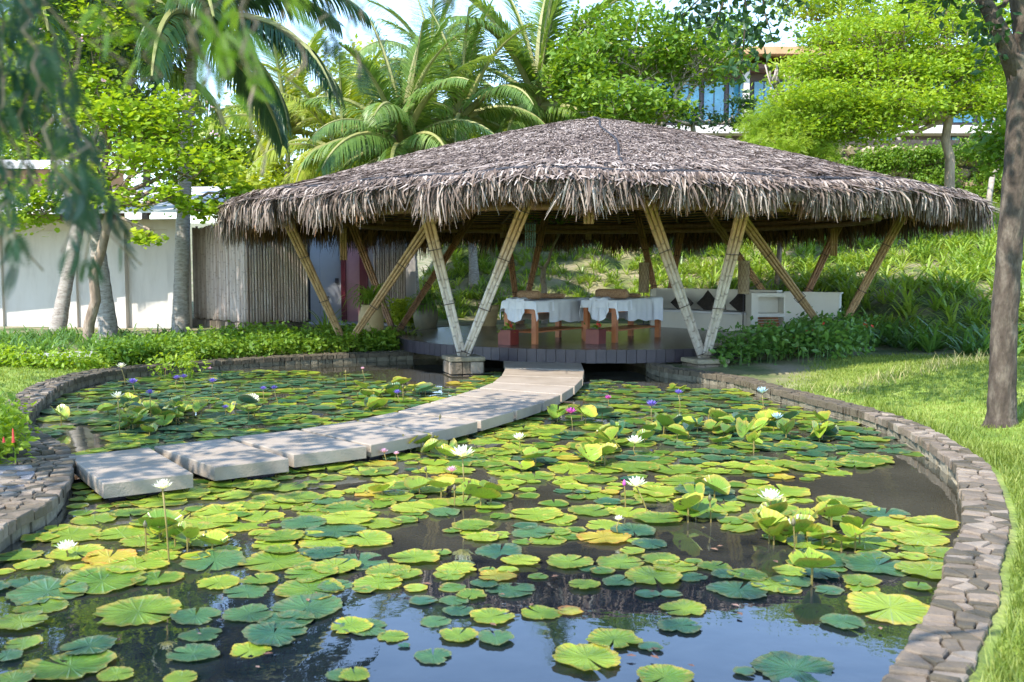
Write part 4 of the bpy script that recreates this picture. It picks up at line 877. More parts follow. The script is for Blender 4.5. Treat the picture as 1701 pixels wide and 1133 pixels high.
def broad_tree(label, base, fork, blobs, leafm, barkm='bark', r=.14, per=55, clump=1.0, size=(.09, .16), tpl=(LEAF, LEAFF), name='leafy_tree', cat='tree', up=.5, flat=.6, droop=0., group=None, sub=3, sigk=.24, lean=None):
    """blobs: (centre, radii, clumps)"""
    th = thing(name, label, cat, base, group); tb = B()
    k = 7; pts = limb(tb, base, fork, r, r*.72, k, .012, 9)
    lb = B(); lf = B()
    for c, rd, nc in blobs:
        cs = blobpts(c, rd, nc); p = limb(lb, fork, np.array(c)-np.array([0, 0, rd[2]*.4]), r*.5, r*.16, 6, .05)
        for q in cs[:min(40, max(4, nc//sub))]: limb(lb, p[R.choice([3, 4, 5])], q, r*.13, .012, 4, .08, 4)
        s = sigk*min(rd[0], 1.3); add_leaves(lf, cs, np.array([s, s, s*flat]), per, size, tpl, up, droop)
    tb.ob('trunk', M[barkm], th, smooth=True); lb.ob('branches', M[barkm], th, smooth=True); lf.ob('crown', M[leafm], th, kind=None)
    return th
def Bl(px, py, d, rx, rz, nc, ry=None): p = D(px, py, d); k = d/F; return ((p.x, p.y, p.z), (rx*k, (ry or rx)*k, rz*k), nc)
# coconut palms
def frond_mesh(m_, ln, el, arch, seed, pairs=52, lf=.85, hang=.5):
    rg = np.random.RandomState(seed); segs = 16; x = z = 0; pts = [(0, 0, 0)]; e = el
    for s in range(segs):
        t = (s+1)/segs; e = el-arch*t**1.35; x += math.cos(e)*ln/segs; z += math.sin(e)*ln/segs; pts.append((x, 0, z))
    pts = np.array(pts); b = B(); tube(b, pts, np.linspace(.035, .006, segs+1), 5, m=1, cap=False)
    s_ = np.linspace(.14, .995, pairs); V = []; Fs = []
    for k, s in enumerate(s_):
        i = min(segs-1, int(s*segs)); f = s*segs-i; p = pts[i]*(1-f)+pts[i+1]*f; tg = norm(pts[i+1]-pts[i])
        L_ = lf*(.45+.75*math.sin(PI*min(1, (s*.92+.02)))**.8)*(1-.35*s); w_ = .0065
        for sg in (-1, 1):
            if rg.rand() < .03: continue
            fw = .45+.6*s; d0 = norm(np.array([0, sg*1., 0])+tg*fw+np.array([0, 0, .28])+rg.randn(3)*.05); q = p.copy(); dr = hang*rg.uniform(.8, 1.25); k0 = len(V)
            for h in range(4):
                t = h/3; ww = w_*(1, 1.1, .8, .1)[h]; n_ = norm(np.cross(d0, np.cross(np.array([0, 0, 1.]), d0)+1e-6)); sd = norm(np.cross(d0, np.array([0, 0, 1.]))+tg*.6)
                V.append(q-sd*ww); V.append(q+sd*ww); d0 = norm(d0+np.array([0, 0, -dr*(.5+.8*t)])); q = q+d0*L_/3
            for h in range(3): Fs.append((k0+2*h, k0+2*h+1, k0+2*h+3, k0+2*h+2))
    b.add(np.array(V), [np.array(Fs)], np.repeat(rg.rand(len(V)//8+1), 8)[:len(V)]); return b.mesh('frond', [M[m_], M['palm_rib']], smooth=False)
FR = {}
def fronds(m_):
    if m_ not in FR: FR[m_] = [frond_mesh(m_, 1.0*l, e, a_, 5+i, pairs=84, lf=.27, hang=h) for i, (l, e, a_, h) in enumerate([(1.05, 1.48, .5, .3), (1.08, 1.25, .95, .4), (1.1, 1.0, 1.3, .55), (1.08, .75, 1.5, .7), (1.03, .45, 1.5, .85), (1, .12, 1.35, .9), (.9, -.35, 1.0, .8)])]
    return FR[m_]
# templates above are for a frond about one metre long: leaf width scaled with the frond
def palm(label, base, crown, ln, m_, cnt, rt=.13, seed=1, name='coconut_palm', cat='palm tree', group=None, extra=None, trunkm='palm_trunk', minel=0):
    th = thing(name, label, cat, base, group); rg = random.Random(seed); base = np.array(base, float); crown = np.array(crown, float)
    k = 40; ts = np.linspace(0, 1, k); mid = (base+crown)/2+np.array([(base[0]-crown[0])*.25, 0, 0]); pts = ((1-ts)**2)[:, None]*base+(2*ts*(1-ts))[:, None]*mid+(ts**2)[:, None]*crown
    rad = rt*(1.25-.25*np.minimum(1, ts*6))*(1-.3*ts)*(1+.05*(np.arange(k) % 2)); b = B(); tube(b, pts, rad, 10); b.ob('trunk', M[trunkm], th, smooth=True)
    b = B()
    for q in range(14): a_ = rg.uniform(0, 2*PI); d_ = np.array([math.cos(a_)*.22, math.sin(a_)*.22, rg.uniform(.1, .45)]); tube(b, [crown-[0, 0, .15], crown+d_*.6, crown+d_*1.3], [.06, .04, .02], 5, cap=False)
    b.ob('crown_shaft', M['bark'], th, smooth=True)
    fm = fronds(m_); vs = extra or []
    for q in range(cnt):
        t = q/cnt; vi = min(6, max(0, int(t*6.4*1.0+rg.uniform(-.3, .3)))); vs.append((vi, q*2.399+rg.uniform(-.25, .25), 1))
    for vi, az, f in vs:
        if vi < minel: continue
        o = bpy.data.objects.new('frond', fm[vi]); reg(o, th); o.location = Vector(tuple(crown-base))+Vector((0, 0, .12)); s = ln*f*rg.uniform(.88, 1.08); o.scale = (s, s, s); o.rotation_euler = (rg.uniform(-.15, .15), rg.uniform(-.08, .08), az)
    return th
def gb_(px, py, d): x = X_(px, d); return (x, d, float(G(x, d)[0])-.05)
V3 = lambda v: (v.x, v.y, v.z)
palm('full crowned coconut palm rising directly behind the left slope of the thatched roof', gb_(690, 520, 28.3), V3(D(668, 258, 27.5)), 3.3, 'palm_leaf', 26, .15, 3)
palm('tall coconut palm behind the roof, between the bushy palm and the feathery tree', gb_(860, 400, 33), V3(D(893, 185, 32)), 4.3, 'palm_leaf', 20, .15, 5)
palm('coconut palm with grey ringed trunk standing before the bamboo screen', on(P(311, 560, .22).x, 19.8, -.05), V3(D(322, 52, 19.8)), 3.5, 'palm_dark', 16, .15, 8, extra=[(5, -.25, 1.05), (6, -.15, 1.0), (3, .1, 1.05), (4, -1.2, 1), (6, .9, 1)])
palm('yellow green palm glowing in sun just left of the bushy palm', gb_(560, 400, 31), V3(D(572, 272, 30)), 3.2, 'palm_yellow', 20, .12, 11)
palm('yellow green palm farther left, above the white roof end', gb_(470, 400, 34), V3(D(480, 225, 34)), 3.6, 'palm_yellow', 18, .12, 13)
palm('coconut palm seen through the pavilion, right of the ringed one, crown above the roof', gb_(788, 512, 29.5), V3(D(768, 205, 30)), 3.3, 'palm_leaf', 18, .14, 17)
palm('leaning palm on the left whose crown hides behind the flowering tree', on(P(146, 577, .22).x, 18.6, -.05), V3(D(75, 60, 19.5)), 3.1, 'palm_dark', 14, .15, 21)
palm('straight palm trunk just left of the leaning one by the cream wall', on(P(106, 556, .22).x, 20.6, -.05), V3(D(200, 120, 22)), 3.1, 'palm_leaf', 16, .14, 23)
palm('small far palm between the two tall palms', gb_(740, 400, 38), V3(D(718, 130, 38)), 3.6, 'palm_leaf', 16, .12, 27)
# spray-leaved tree over the middle of the roof
broad_tree('spreading feathery leaved tree behind the roof apex', gb_(1090, 330, 31), V3(D(1085, 215, 30)),
           [Bl(960, 120, 29, 60, 50, 100), Bl(1060, 70, 30, 90, 60, 150), Bl(1160, 95, 30, 80, 45, 90), Bl(1020, 170, 28, 80, 35, 100), Bl(1100, 180, 28.5, 50, 26, 24), Bl(1200, 60, 31, 60, 40, 40), Bl(980, 50, 31, 50, 40, 40)],
           'leaf_mid', 'bark_pale', .16, per=22, size=(.13, .25), up=.5, flat=.6, sigk=.2, sub=1)
broad_tree('dark leaved tree in front of the blue windows', gb_(1180, 330, 34), V3(D(1150, 205, 34)), [Bl(1090, 170, 34, 50, 35, 26), Bl(1170, 195, 34, 60, 15, 16), Bl(1230, 185, 34, 30, 25, 14), Bl(1060, 190, 33, 50, 20, 24)], 'leaf_dark', 'bark_pale', .12, per=36, size=(.12, .22), up=.4)
# tiered tree on the right
tb_ = [(1430, 150, 25.5, 120, 60, 90), (1540, 70, 26.5, 110, 60, 90), (1460, 60, 26, 90, 26, 90), (1560, 20, 27, 90, 30, 80), (1380, 110, 25.5, 70, 18, 70), (1480, 125, 26, 110, 18, 110), (1590, 100, 26.5, 80, 24, 80), (1360, 165, 25, 85, 20, 90), (1460, 180, 25, 100, 16, 90), (1580, 170, 26, 80, 18, 70), (1330, 215, 25, 60, 22, 60), (1420, 215, 25, 80, 16, 60), (1640, 150, 26, 50, 40, 50), (1380, 60, 27, 50, 24, 40), (1640, 60, 27, 50, 50, 50)]
broad_tree('bright green tiered tree with a straight pale trunk on the right slope', gb_(1576, 430, 26), V3(D(1576, 195, 26)), [Bl(*a_[:5], int(a_[5]*1.35)) for a_ in tb_], 'leaf_bright', 'bark', .15, per=32, size=(.07, .16), up=.55, flat=.38, sigk=.24, sub=2)
broad_tree('drooping lime green shrub tree at the roof edge on the right', gb_(1290, 330, 24.5), V3(D(1310, 250, 25)), [Bl(1290, 235, 24.5, 50, 30, 50), Bl(1340, 190, 25, 60, 30, 50), Bl(1270, 200, 25, 40, 24, 30), Bl(1350, 250, 25, 40, 20, 30)], 'leaf_bright', 'bark', .07, per=50, size=(.14, .24), tpl=(SPV, SPF), up=.4, droop=.35)
def frangipani(label, px, d, yt, w_, seed, leaves=True):
    base = gb_(px, 300, d); th = thing('frangipani_tree', label, 'tree', base, 'bare branched frangipani trees on the terrace'); rg = random.Random(seed); b = B(); tips = []
    def grow(p, dr, l, r, lv):
        q = p+dr*l; tube(b, [p, p+dr*l*.5+np.array([rg.gauss(0, .03) for _ in range(3)]), q], [r, r*.9, r*.85], 6, cap=True)
        if lv == 0: tips.append(q); return
        for k in range(rg.choice([2, 2, 3])):
            a_ = rg.uniform(0, 2*PI); nd = norm(dr+np.array([math.cos(a_)*.85, math.sin(a_)*.6, .12])); grow(q, nd, l*.78, r*.72, lv-1)
    top = D(px, yt, d).z; hh = max(1.4, top-base[2]); grow(np.array(base), np.array([.05, 0, 1.]), hh*.36, .1, 4); b.ob('trunk', M['bark_pale'], th, smooth=True)
    if leaves: lb = B(); tp = np.array(tips); add_leaves(lb, tp[::2], np.array([.1, .1, .07]), 9, (.2, .34), up=.4); lb.ob('leaves', M['leaf_bright'], th)
frangipani('pale branching frangipani just above the roof slope, left of the tiered tree', 1215, 30, 130, 60, 4)
frangipani('nearly bare frangipani left of the tiered tree trunk', 1478, 37.6, 175, 60, 6); frangipani('nearly bare frangipani by the picket fence', 1402, 37.8, 180, 50, 9, False); frangipani('bare pale frangipani right of the tiered tree trunk', 1640, 33, 170, 50, 12, False)
broad_tree('crooked pale tree behind the tables seen under the thatch', gb_(905, 500, 24.6), (X_(903, 24.6), 24.6, 1.6), [Bl(885, 370, 24.6, 25, 14, 10), Bl(935, 360, 24.6, 25, 14, 10)], 'leaf_mid', 'bark_pale', .09, per=14, size=(.08, .14))
# creepers over the rubble wall and greenery on the terrace
b = B()
for px, py, w_, h_, c_ in ((1330, 262, 60, 14, 40), (1400, 285, 70, 22, 50), (1470, 265, 80, 14, 50), (1550, 300, 60, 34, 50), (1610, 330, 60, 30, 50), (1680, 300, 60, 50, 60), (1460, 310, 50, 20, 26), (1540, 255, 90, 10, 50), (1640, 250, 60, 14, 40), (1700, 350, 50, 30, 30)):
    c_, rd, k = Bl(px, py, 35.9, w_, h_, c_, 14); add_leaves(b, blobpts(c_, rd, k, 0), np.array([.18, .12, .14]), 34, (.08, .17), up=.2)
b.ob('wall_creeper', M['leaf_mid'], label='tangled green creeper hanging over the rubble retaining wall', cat='creeper', kind='stuff')
# flowering tree on the left
broad_tree('round leaved orchid tree with a few pink flowers spreading over the left garden', on(P(150, 575, .22).x-.1, 18.0, -.05), V3(D(185, 330, 17.5)),
           [Bl(200, 200, 17, 65, 34, 32), Bl(290, 200, 17, 60, 40, 34), Bl(240, 262, 16.5, 60, 22, 22), Bl(340, 270, 16.8, 60, 20, 22), Bl(395, 318, 17, 34, 12, 10), Bl(160, 160, 17.5, 50, 50, 40), Bl(215, 335, 16.4, 40, 14, 8), Bl(290, 325, 16.4, 40, 10, 6), Bl(130, 290, 17, 50, 44, 26), Bl(245, 395, 16.2, 22, 12, 6), Bl(340, 345, 16.6, 40, 12, 12), Bl(100, 60, 18, 110, 60, 60), Bl(230, 60, 19, 80, 40, 30), Bl(30, 180, 18, 60, 80, 70), Bl(50, 340, 17.5, 46, 40, 34)],
           'leaf_bright', 'bark', .1, per=32, size=(.055, .12), tpl=(ROUND, ROUNDF), up=.6, sigk=.3)
b = B(); cs = np.array([V3(D(px, py, 16.6)) for px, py in ((172, 133), (186, 180), (300, 165), (315, 160), (348, 180), (295, 258), (72, 50), (140, 62), (355, 222))]); add_leaves(b, cs, np.array([.03, .03, .03]), 6, (.04, .07), up=.2); b.ob('orchid_blossoms', M['petal_pink'], bpy.data.objects['leafy_tree.00' + '4'] if False else None, label='scattered pink blossoms among the round leaves on the left', cat='flowers', kind='stuff')
# background trees
far = [('dense yellow green tree behind the yellow palms', [(470, 300, 36, 80, 34, 70), (560, 320, 36, 70, 30, 60), (430, 200, 38, 60, 50, 60)], 'leaf_yellow', 36), ('yellow green tree between the bushy palm and the roof line', [(640, 230, 37, 70, 50, 70), (740, 225, 37, 60, 36, 60), (600, 130, 39, 50, 50, 40)], 'leaf_yellow', 37),
       ('mid green tree behind the tall palms', [(800, 210, 39, 60, 40, 50), (880, 200, 40, 60, 40, 50)], 'leaf_mid', 39), ('shaded green tree at the upper left behind the orchid tree', [(60, 120, 32, 100, 90, 120), (20, 260, 30, 80, 60, 80), (170, 60, 33, 90, 60, 90)], 'leaf_mid', 32),
       ('tall green tree behind the leaning palm crowns', [(240, 200, 34, 80, 50, 60), (330, 240, 34, 70, 40, 60), (380, 270, 35, 60, 30, 40), (200, 20, 35, 90, 40, 50)], 'leaf_mid', 34),
       ('tall bright tree above the hotel roof on the right', [(1400, 30, 48, 60, 50, 60), (1480, 10, 48, 90, 50, 90), (1330, -10, 47, 60, 40, 50), (1600, 10, 47, 100, 60, 90)], 'leaf_bright', 48), ('yellow tree behind the pale column left of the hotel', [(960, 205, 38, 50, 20, 30), (900, 220, 38, 40, 20, 20)], 'leaf_yellow', 38),
       ('green tree at the far right edge behind the dark trunk', [(1690, 150, 30, 60, 90, 70), (1680, 240, 29, 50, 40, 40)], 'leaf_mid', 30)]
for lab, bs, m_, d in far:
    px = bs[0][0]; broad_tree(lab, gb_(px, 330, d), V3(D(px, bs[0][1]+bs[0][4]*.9, d)), [Bl(*q) for q in bs], m_, 'bark', .16, per=30, size=(.16, .32), tpl=(DIA, DIAF), name='background_tree', up=.45, sigk=.32, group='trees behind the pavilion')
# bushes filling under the far crowns
for lab, bs, m_ in (('low yellow bushes behind the roof on the left', [(480, 345, 33, 120, 24, 70), (600, 300, 33, 80, 30, 50), (420, 320, 30, 40, 30, 30)], 'leaf_yellow'), ('low green bushes behind the building roofs at far left', [(100, 260, 36, 140, 40, 80), (330, 300, 36, 90, 36, 60)], 'leaf_mid')):
    b = B(); [add_leaves(b, blobpts(*Bl(*q), 0), np.array([.5, .5, .35]), 46, (.14, .26), (DIA, DIAF), .5) for q in bs]; b.ob('shrubbery', M[m_], label=lab, cat='bushes', kind='stuff')
# big dark trunk on the right with its branches
bt = tuple(PG(1663, 706)-Vector((0, 0, .05))); big = thing('shade_tree', 'big dark barked tree trunk standing on the right lawn, forking at the top', 'tree', bt)
d8 = bt[1]; f8 = lambda px, py, dy=0: V3(D(px, py, d8+dy))
b = B(); ps_ = np.array([bt, f8(1664, 690), f8(1665, 640), f8(1669, 520), f8(1680, 380), f8(1690, 260), f8(1694, 160), f8(1690, 90)]); ts_ = np.linspace(0, 1, 70); ps_ = np.stack([np.interp(ts_, np.linspace(0, 1, 8), ps_[:, k]) for k in range(3)], 1); kk_ = d8/8.4
rd_ = np.interp(ts_, [0, .05, .14, .3, .6, 1], [.185, .14, .118, .11, .1, .09])*kk_*(1+N.randn(70)*.012); tube(b, ps_, rd_, 22); b.V[-1] = b.V[-1]+norm(N.randn(*b.V[-1].shape))*.004; 
tube(b, [f8(1692, 130), f8(1670, 70), f8(1645, 20), f8(1610, -40, .3), f8(1560, -120, .6)], [.1, .085, .07, .06, .04], 10); tube(b, [f8(1692, 130), f8(1700, 60), f8(1690, -20), f8(1700, -160)], [.1, .085, .08, .05], 10)
b.ob('trunk', M['bark_dark'], big, smooth=True)
b = B(); tips = []
for q in [((1610, -40), (1500, -70)), ((1560, -120), (1380, -60)), ((1560, -120), (1260, -70)), ((1690, -20), (1640, 30)), ((1700, -60), (1600, -10)), ((1560, -120), (1200, -90)), ((1700, -160), (1850, -100)), ((1700, -160), (1500, -250)), ((1700, -160), (1700, -330)), ((1560, -120), (1350, -200))]:
    pts = limb(b, f8(*q[0], .4), f8(*q[1], R.uniform(-.6, .8)), .035, .012, 7, .03, 6); tips += [pts[-1], pts[-2], pts[-3]]
for pts in ([(1215, -60), (1200, 10), (1175, 60)], [(1230, -60), (1240, 20), (1235, 75), (1232, 110)], [(1260, -60), (1270, 20), (1285, 70)], [(1185, -60), (1160, 0), (1135, 25)], [(1280, -60), (1310, 10)]): tube(b, [f8(*p) for p in pts], [.012, .009, .005], 5, cap=False)
b.ob('branches', M['bark_dark'], big, smooth=True)
b = B(); add_leaves(b, np.array(tips)[::2], np.array([.35, .35, .2]), 34, (.07, .13), up=.5)
ct = np.array([f8(*p) for p in ((1150, 10), (1180, 30), (1200, 50), (1225, 20), (1240, 60), (1235, 95), (1228, 125), (1265, 40), (1280, 65), (1180, 5), (1210, 0), (1250, 5), (1135, 22), (1290, 10), (1630, 30), (1655, 60), (1600, 5), (1570, 5), (1640, 85), (1310, 5))]); add_leaves(b, ct, np.array([.09, .12, .08]), 26, (.07, .12), up=.25, droop=.45)
add_leaves(b, blobpts(f8(1650, -260), (2.4, 2.0, .9), 90, .2), np.array([.3, .3, .2]), 40, (.1, .17), up=.5); [add_leaves(b, blobpts(c_, r_, k_, .1), np.array([.3, .3, .2]), 30, (.1, .17), up=.5) for c_, r_, k_ in (((3.4, 5.3, 5.3), (1.5, 1.4, .5), 24), ((2.4, 7.6, 5.7), (1.4, 1.2, .5), 20))]; b.ob('leaves', M['leaf_dark'], big)
b = B(); [limb(b, f8(1700, -160), c_, .06, .02, 7, .03, 6) for c_ in ((3.4, 5.3, 5.3), (2.4, 7.6, 5.7))]; b.ob('branches', M['bark_dark'], big, smooth=True)
# tree overhanging the camera from the left: its hanging sprays are close to the lens
ov = thing('overhanging_tree', 'feathery tree whose dark hanging sprays droop close to the lens at upper left', 'tree', (-4.2, -.4, .2)); ov_tw = B(); dk = B(); gr = B()
tube(ov_tw, [(-4.2, -.4, .1), (-4.1, -.3, 1.8), (-3.8, 0, 3.2)], [.2, .17, .13], 10); limb(ov_tw, (-3.8, 0, 3.2), (-.9, 1.7, 3.1), .1, .04, 8, .02); limb(ov_tw, (-.9, 1.7, 3.1), (.2, 2.0, 3.2), .04, .015, 5, .02); limb(ov_tw, (-3.8, 0, 3.2), (-1.5, .2, 4.8), .1, .04, 6, .03)
SPN, SPNF = spray(11, .2, .34, .25)
def hanging(px0, py0, px1, py1, d, bb_, dens, sz, m_=0):
    a_, c_ = D(px0, py0, d), D(px1, py1, d); k = 10; pts = [a_.lerp(c_, t/(k-1))+Vector((R.gauss(0, .01), R.gauss(0, .03), 0)) for t in range(k)]; tube(ov_tw, pts, [.002]*k, 4, cap=False)
    L_ = (c_-a_).length; cnt = int(L_*dens); ps = np.array([tuple(a_.lerp(c_, R.random()**.8)) for _ in range(cnt)]); dn = norm(np.array(tuple(c_-a_))); X = norm(dn[None]*.9+N.randn(cnt, 3)*[.45, .45, .3]); Zv = norm(N.randn(cnt, 3)); Y = norm(np.cross(Zv, X)); Zv = np.cross(X, Y)
    scatter(bb_, SPN, SPNF, ps, X, Y, Zv, N.uniform(sz*.7, sz*1.2, cnt))
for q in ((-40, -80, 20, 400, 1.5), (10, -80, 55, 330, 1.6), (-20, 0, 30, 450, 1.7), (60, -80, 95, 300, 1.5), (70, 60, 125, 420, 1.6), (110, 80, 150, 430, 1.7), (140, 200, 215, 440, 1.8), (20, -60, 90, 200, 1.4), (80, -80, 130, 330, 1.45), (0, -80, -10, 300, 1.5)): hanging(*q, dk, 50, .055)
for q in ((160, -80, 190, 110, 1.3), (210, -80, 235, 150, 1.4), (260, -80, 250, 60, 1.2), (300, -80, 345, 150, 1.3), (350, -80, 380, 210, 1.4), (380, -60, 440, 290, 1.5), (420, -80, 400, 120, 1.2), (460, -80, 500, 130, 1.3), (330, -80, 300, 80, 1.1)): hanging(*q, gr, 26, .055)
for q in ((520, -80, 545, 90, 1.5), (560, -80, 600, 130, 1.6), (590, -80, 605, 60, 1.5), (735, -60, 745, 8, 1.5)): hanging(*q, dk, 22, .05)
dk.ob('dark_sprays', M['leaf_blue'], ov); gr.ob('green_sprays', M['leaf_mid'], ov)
b = B(); cs = np.concatenate([blobpts((-2.4, -.2, 4.6), (2.7, 1.7, .8), 46, .1), blobpts((.3, -.4, 5.0), (2.0, 1.2, .5), 24, .1), blobpts((-1.6, .7, 3.4), (1.2, .5, .3), 12, .1), blobpts((-5.0, 1.2, 4.6), (1.6, 1.2, .5), 22, .1), blobpts((-2.6, 1.7, 4.9), (1.5, .8, .4), 17, .1), blobpts((.4, 1.4, 5.2), (1.5, .8, .4), 14, .1)]); add_leaves(b, cs, np.array([.3, .3, .18]), 26, (.12, .22), (SPV, SPF), up=.6); b.ob('crown', M['leaf_mid'], ov); ov_tw.ob('branches', M['bark'], ov, smooth=True)
broad_tree('garden tree standing just out of view to the left of the walkway', (-7.2, 5.2, .2), (-7.0, 5.2, 2.6), [((-6.3, 5.4, 4.2), (1.7, 1.7, .7), 30), ((-5.9, 7.4, 4.1), (1.3, 1.5, .6), 22), ((-7.6, 8.3, 4.5), (1.8, 1.8, .8), 22), ((-7.8, 11.5, 4.6), (1.6, 1.8, .8), 20), ((-5.8, 4.2, 5.3), (1.3, 1.1, .5), 15), ((-4.6, 5.7, 5.3), (1.1, 1.1, .5), 13), ((-3.3, 7.2, 5.4), (1.0, 1.0, .4), 11)], 'leaf_mid', 'bark', .12, per=30, size=(.12, .2), up=.5)
# ------------------------------------------------------------------ ground plants
def leafy_patch(pts, hgt, per, size, m_, lab, name='ground_cover', flat=.5, sg=.09):
    cs = np.array([(x, y, float(z)+R.uniform(.25, 1)*hgt) for (x, y), z in zip(pts, G([p[0] for p in pts], [p[1] for p in pts]))]); b = B(); add_leaves(b, cs, np.array([sg, sg, sg*.8]), per, size, up=.45)
    st = B()
    for c_ in cs[::3]: tube(st, [(c_[0], c_[1], c_[2]-hgt), (c_[0], c_[1], c_[2])], .006, 3, cap=False)
    b.add(np.concatenate(st.V), [np.concatenate(st.F)], .1); return b.ob(name, M[m_], label=lab, cat='plants', kind='stuff')
def band(cnt, fn):
    o = []
    while len(o) < cnt:
        p = fn()
        if p is not None: o.append(p)
    return o
def hedge():
    px = R.uniform(175, 655); lo = np.interp(px, [175, 300, 400, 500, 655], [601, 603, 591, 585, 580]); hi = np.interp(px, [175, 330, 400, 655], [598, 577, 566, 566]); p = P(px, R.uniform(hi, lo), .2)
    return (p.x, p.y) if pdist([p.x], [p.y])[0] > .34 and not inside(p.x, p.y)[0] else None
leafy_patch(band(620, hedge), .25, 26, (.05, .12), 'leaf_mid', 'leafy green ground cover along the far left pond edge')
leafy_patch(band(120, lambda: (lambda p: (p.x, p.y) if pdist([p.x], [p.y])[0] > .32 else None)(P(R.uniform(-40, 320), R.uniform(603, 607), .2))), .16, 20, (.05, .1), 'leaf_bright', 'bright low plants between the grey path and the left lawn')
leafy_patch(band(110, lambda: (lambda p: (p.x, p.y))(P(R.uniform(-60, 30), R.uniform(700, 762), .2))), .3, 26, (.045, .09), 'leaf_bright', 'bright green leafy clump at the left frame edge beside the stone landing', sg=.07)
b = B(); [tube(b, [V3(P(px, 735, .4)+Vector((0, 0, 0))), tuple(np.array(V3(P(px, 735, .4)))+[0, 0, h_])], [.012, .004], 5) for px, h_ in ((22, .1), (6, .04))]; b.ob('flower_spike', M['petal_red'], label='thin red flower spikes rising from the bright clump at left', cat='flower', kind='stuff')
rs_ = leafy_patch(band(330, lambda: (lambda p: (p.x, p.y) if pdist([p.x], [p.y])[0] > .5 and np.hypot(p.x-PC[0], p.y-PC[1]) > DR+.1 else None)(P(R.uniform(1195, 1440), R.uniform(570, 603), .2))), .48, 14, (.07, .14), 'strap_dark', 'dark leafy shrub with red flowers between the right bamboo legs and the lawn', 'flowering_shrub')
rs_['kind'] = 'stuff'
b = B()
for px, py in ((1318, 566), (1348, 552), (1440, 540), (1296, 568), (1370, 548), (1393, 553), (1325, 575), (1405, 548), (1283, 560)): add_leaves(b, np.array([V3(D(px, py, 15.8))]), np.array([.025, .02, .025]), 8, (.04, .08), up=.2)
b.ob('shrub_flowers', M['petal_red'], label='small red flowers dotted over the dark shrub by the right legs', cat='flowers', kind='stuff')
TPS = [strap_tpl(13, .62, .032, 1.9, 40+k, 4) for k in range(4)]
def straps(pts, sc, m_, lab, name='strap_leaf_plants'):
    b = B(); pts = np.array(pts); z = G(pts[:, 0], pts[:, 1]); k = N.randint(0, 4, len(pts))
    for q in range(4):
        s = k == q; X, Y, Zv = rotz_frames(N.uniform(0, 6.28, s.sum())); scatter(b, TPS[q][0], TPS[q][1], np.column_stack([pts[s], z[s]-.02]), X, Y, Zv, N.uniform(sc[0], sc[1], s.sum()))
    return b.ob(name, M[m_], label=lab, cat='plants', kind='stuff')
def hillpt(x0, x1, y0, y1, dens=lambda x, y: 1):
    def f():
        x, y = R.uniform(x0, x1), R.uniform(y0, y1); yb = float(hill_foot(x))
        return (x, y) if y > yb-.4 and R.random() < dens(x, y) else None
    return f
straps(band(650, hillpt(-4, 5.5, 26.5, 37, lambda x, y: 1 if y < 33 else .3)), (.6, 1.15), 'strap', 'scattered spiky green plants on the sunny slope behind the tables')
straps(band(2900, hillpt(4.0, 18, 12, 36.2, lambda x, y: min(1, (24/y)**1.6))), (.5, 1.55), 'strap', 'dense spiky green plants covering the slope on the right')
straps(band(260, lambda: (lambda p: (p.x, p.y))(P(R.uniform(-60, 310), R.uniform(562, 588), .22))), (.5, .9), 'strap_dark', 'long leaved plants along the foot of the cream wall')
for k, (x, y) in enumerate(band(70, lambda: (lambda x, y: (x, y) if y > np.interp(x, [5.5, 6.5, 7.6, 9, 12], [18.5, 17.6, 15.6, 14, 12])-.2 and y < np.interp(x, [5.5, 6.5, 7.6, 9, 12], [20, 19.6, 17.6, 16, 14])+.4 else None)(R.uniform(5.9, 10.5), R.uniform(12.5, 20)))):
    strap_plant(x, y, float(G(x, y)[0])-.02, TPS[k % 4], R.uniform(1.15, 1.6), 'strap_dark', 'long arching leaf plant in the shaded border where the right lawn ends', 'plant', 'border_plant', 'arching plants in the shaded border', R.uniform(0, 6))
strap_plant(*on(P(690, 560, .2).x+.0, 19.2), strap_tpl(40, .55, .03, 1.8, 77), 1, 'strap', 'spiky plant at the foot of the left rear bamboo legs', 'plant')
strap_plant(*on(X_(540, 19.4), 19.4), strap_tpl(46, .9, .03, 1.7, 78), 1, 'strap', 'spiky arching plant before the white door panel', 'plant'); strap_plant(*on(X_(325, 19), 18.9), strap_tpl(30, .5, .03, 1.7, 79), 1, 'strap_dark', 'small spiky plant at the foot of the ringed palm trunk', 'plant')
leafy_patch(band(80, lambda: (R.uniform(X_(655, 23), X_(700, 23)), R.uniform(22.4, 24))), .6, 26, (.08, .14), 'leaf_yellow', 'yellow green bush lit by sun between the left rear legs and dark pot')
# lawns: real blades
BL = np.array([(-.5, 0, 0), (.5, 0, 0), (.32, .12, .55), (-.32, .12, .55), (0, .42, 1)]); BLF = [np.array([(0, 1, 2, 3)]), np.array([(3, 2, 4)])]
def lawn(cnt, x0, x1, y0, y1, h, lab, near=0, wv=.004, m_='blade', extra=None, ypow=1.0):
    x = N.uniform(x0, x1, cnt*2); y = y0+(y1-y0)*N.rand(cnt*2)**ypow; k = (lawnmask(x, y) > N.rand(cnt*2)*.9+.05) & ~inside(x, y)
    d = pdist(x, y); k &= d > .27
    if extra is not None: k &= extra(x, y, d)
    x, y = x[k][:cnt], y[k][:cnt]; X, Y, Zv = rotz_frames(N.uniform(0, 6.28, len(x))); Zv = norm(Zv+N.randn(len(x), 3)*[.35, .35, 0]); s = N.uniform(*h, len(x)); wd2 = wv*(1+y/6)
    b = B(); scatter(b, BL, BLF, np.column_stack([x, y, G(x, y)-.004]), X, Y, Zv, np.column_stack([wd2, s, s])); return b.ob('lawn_grass', M[m_], label=lab, cat='grass', kind='stuff')
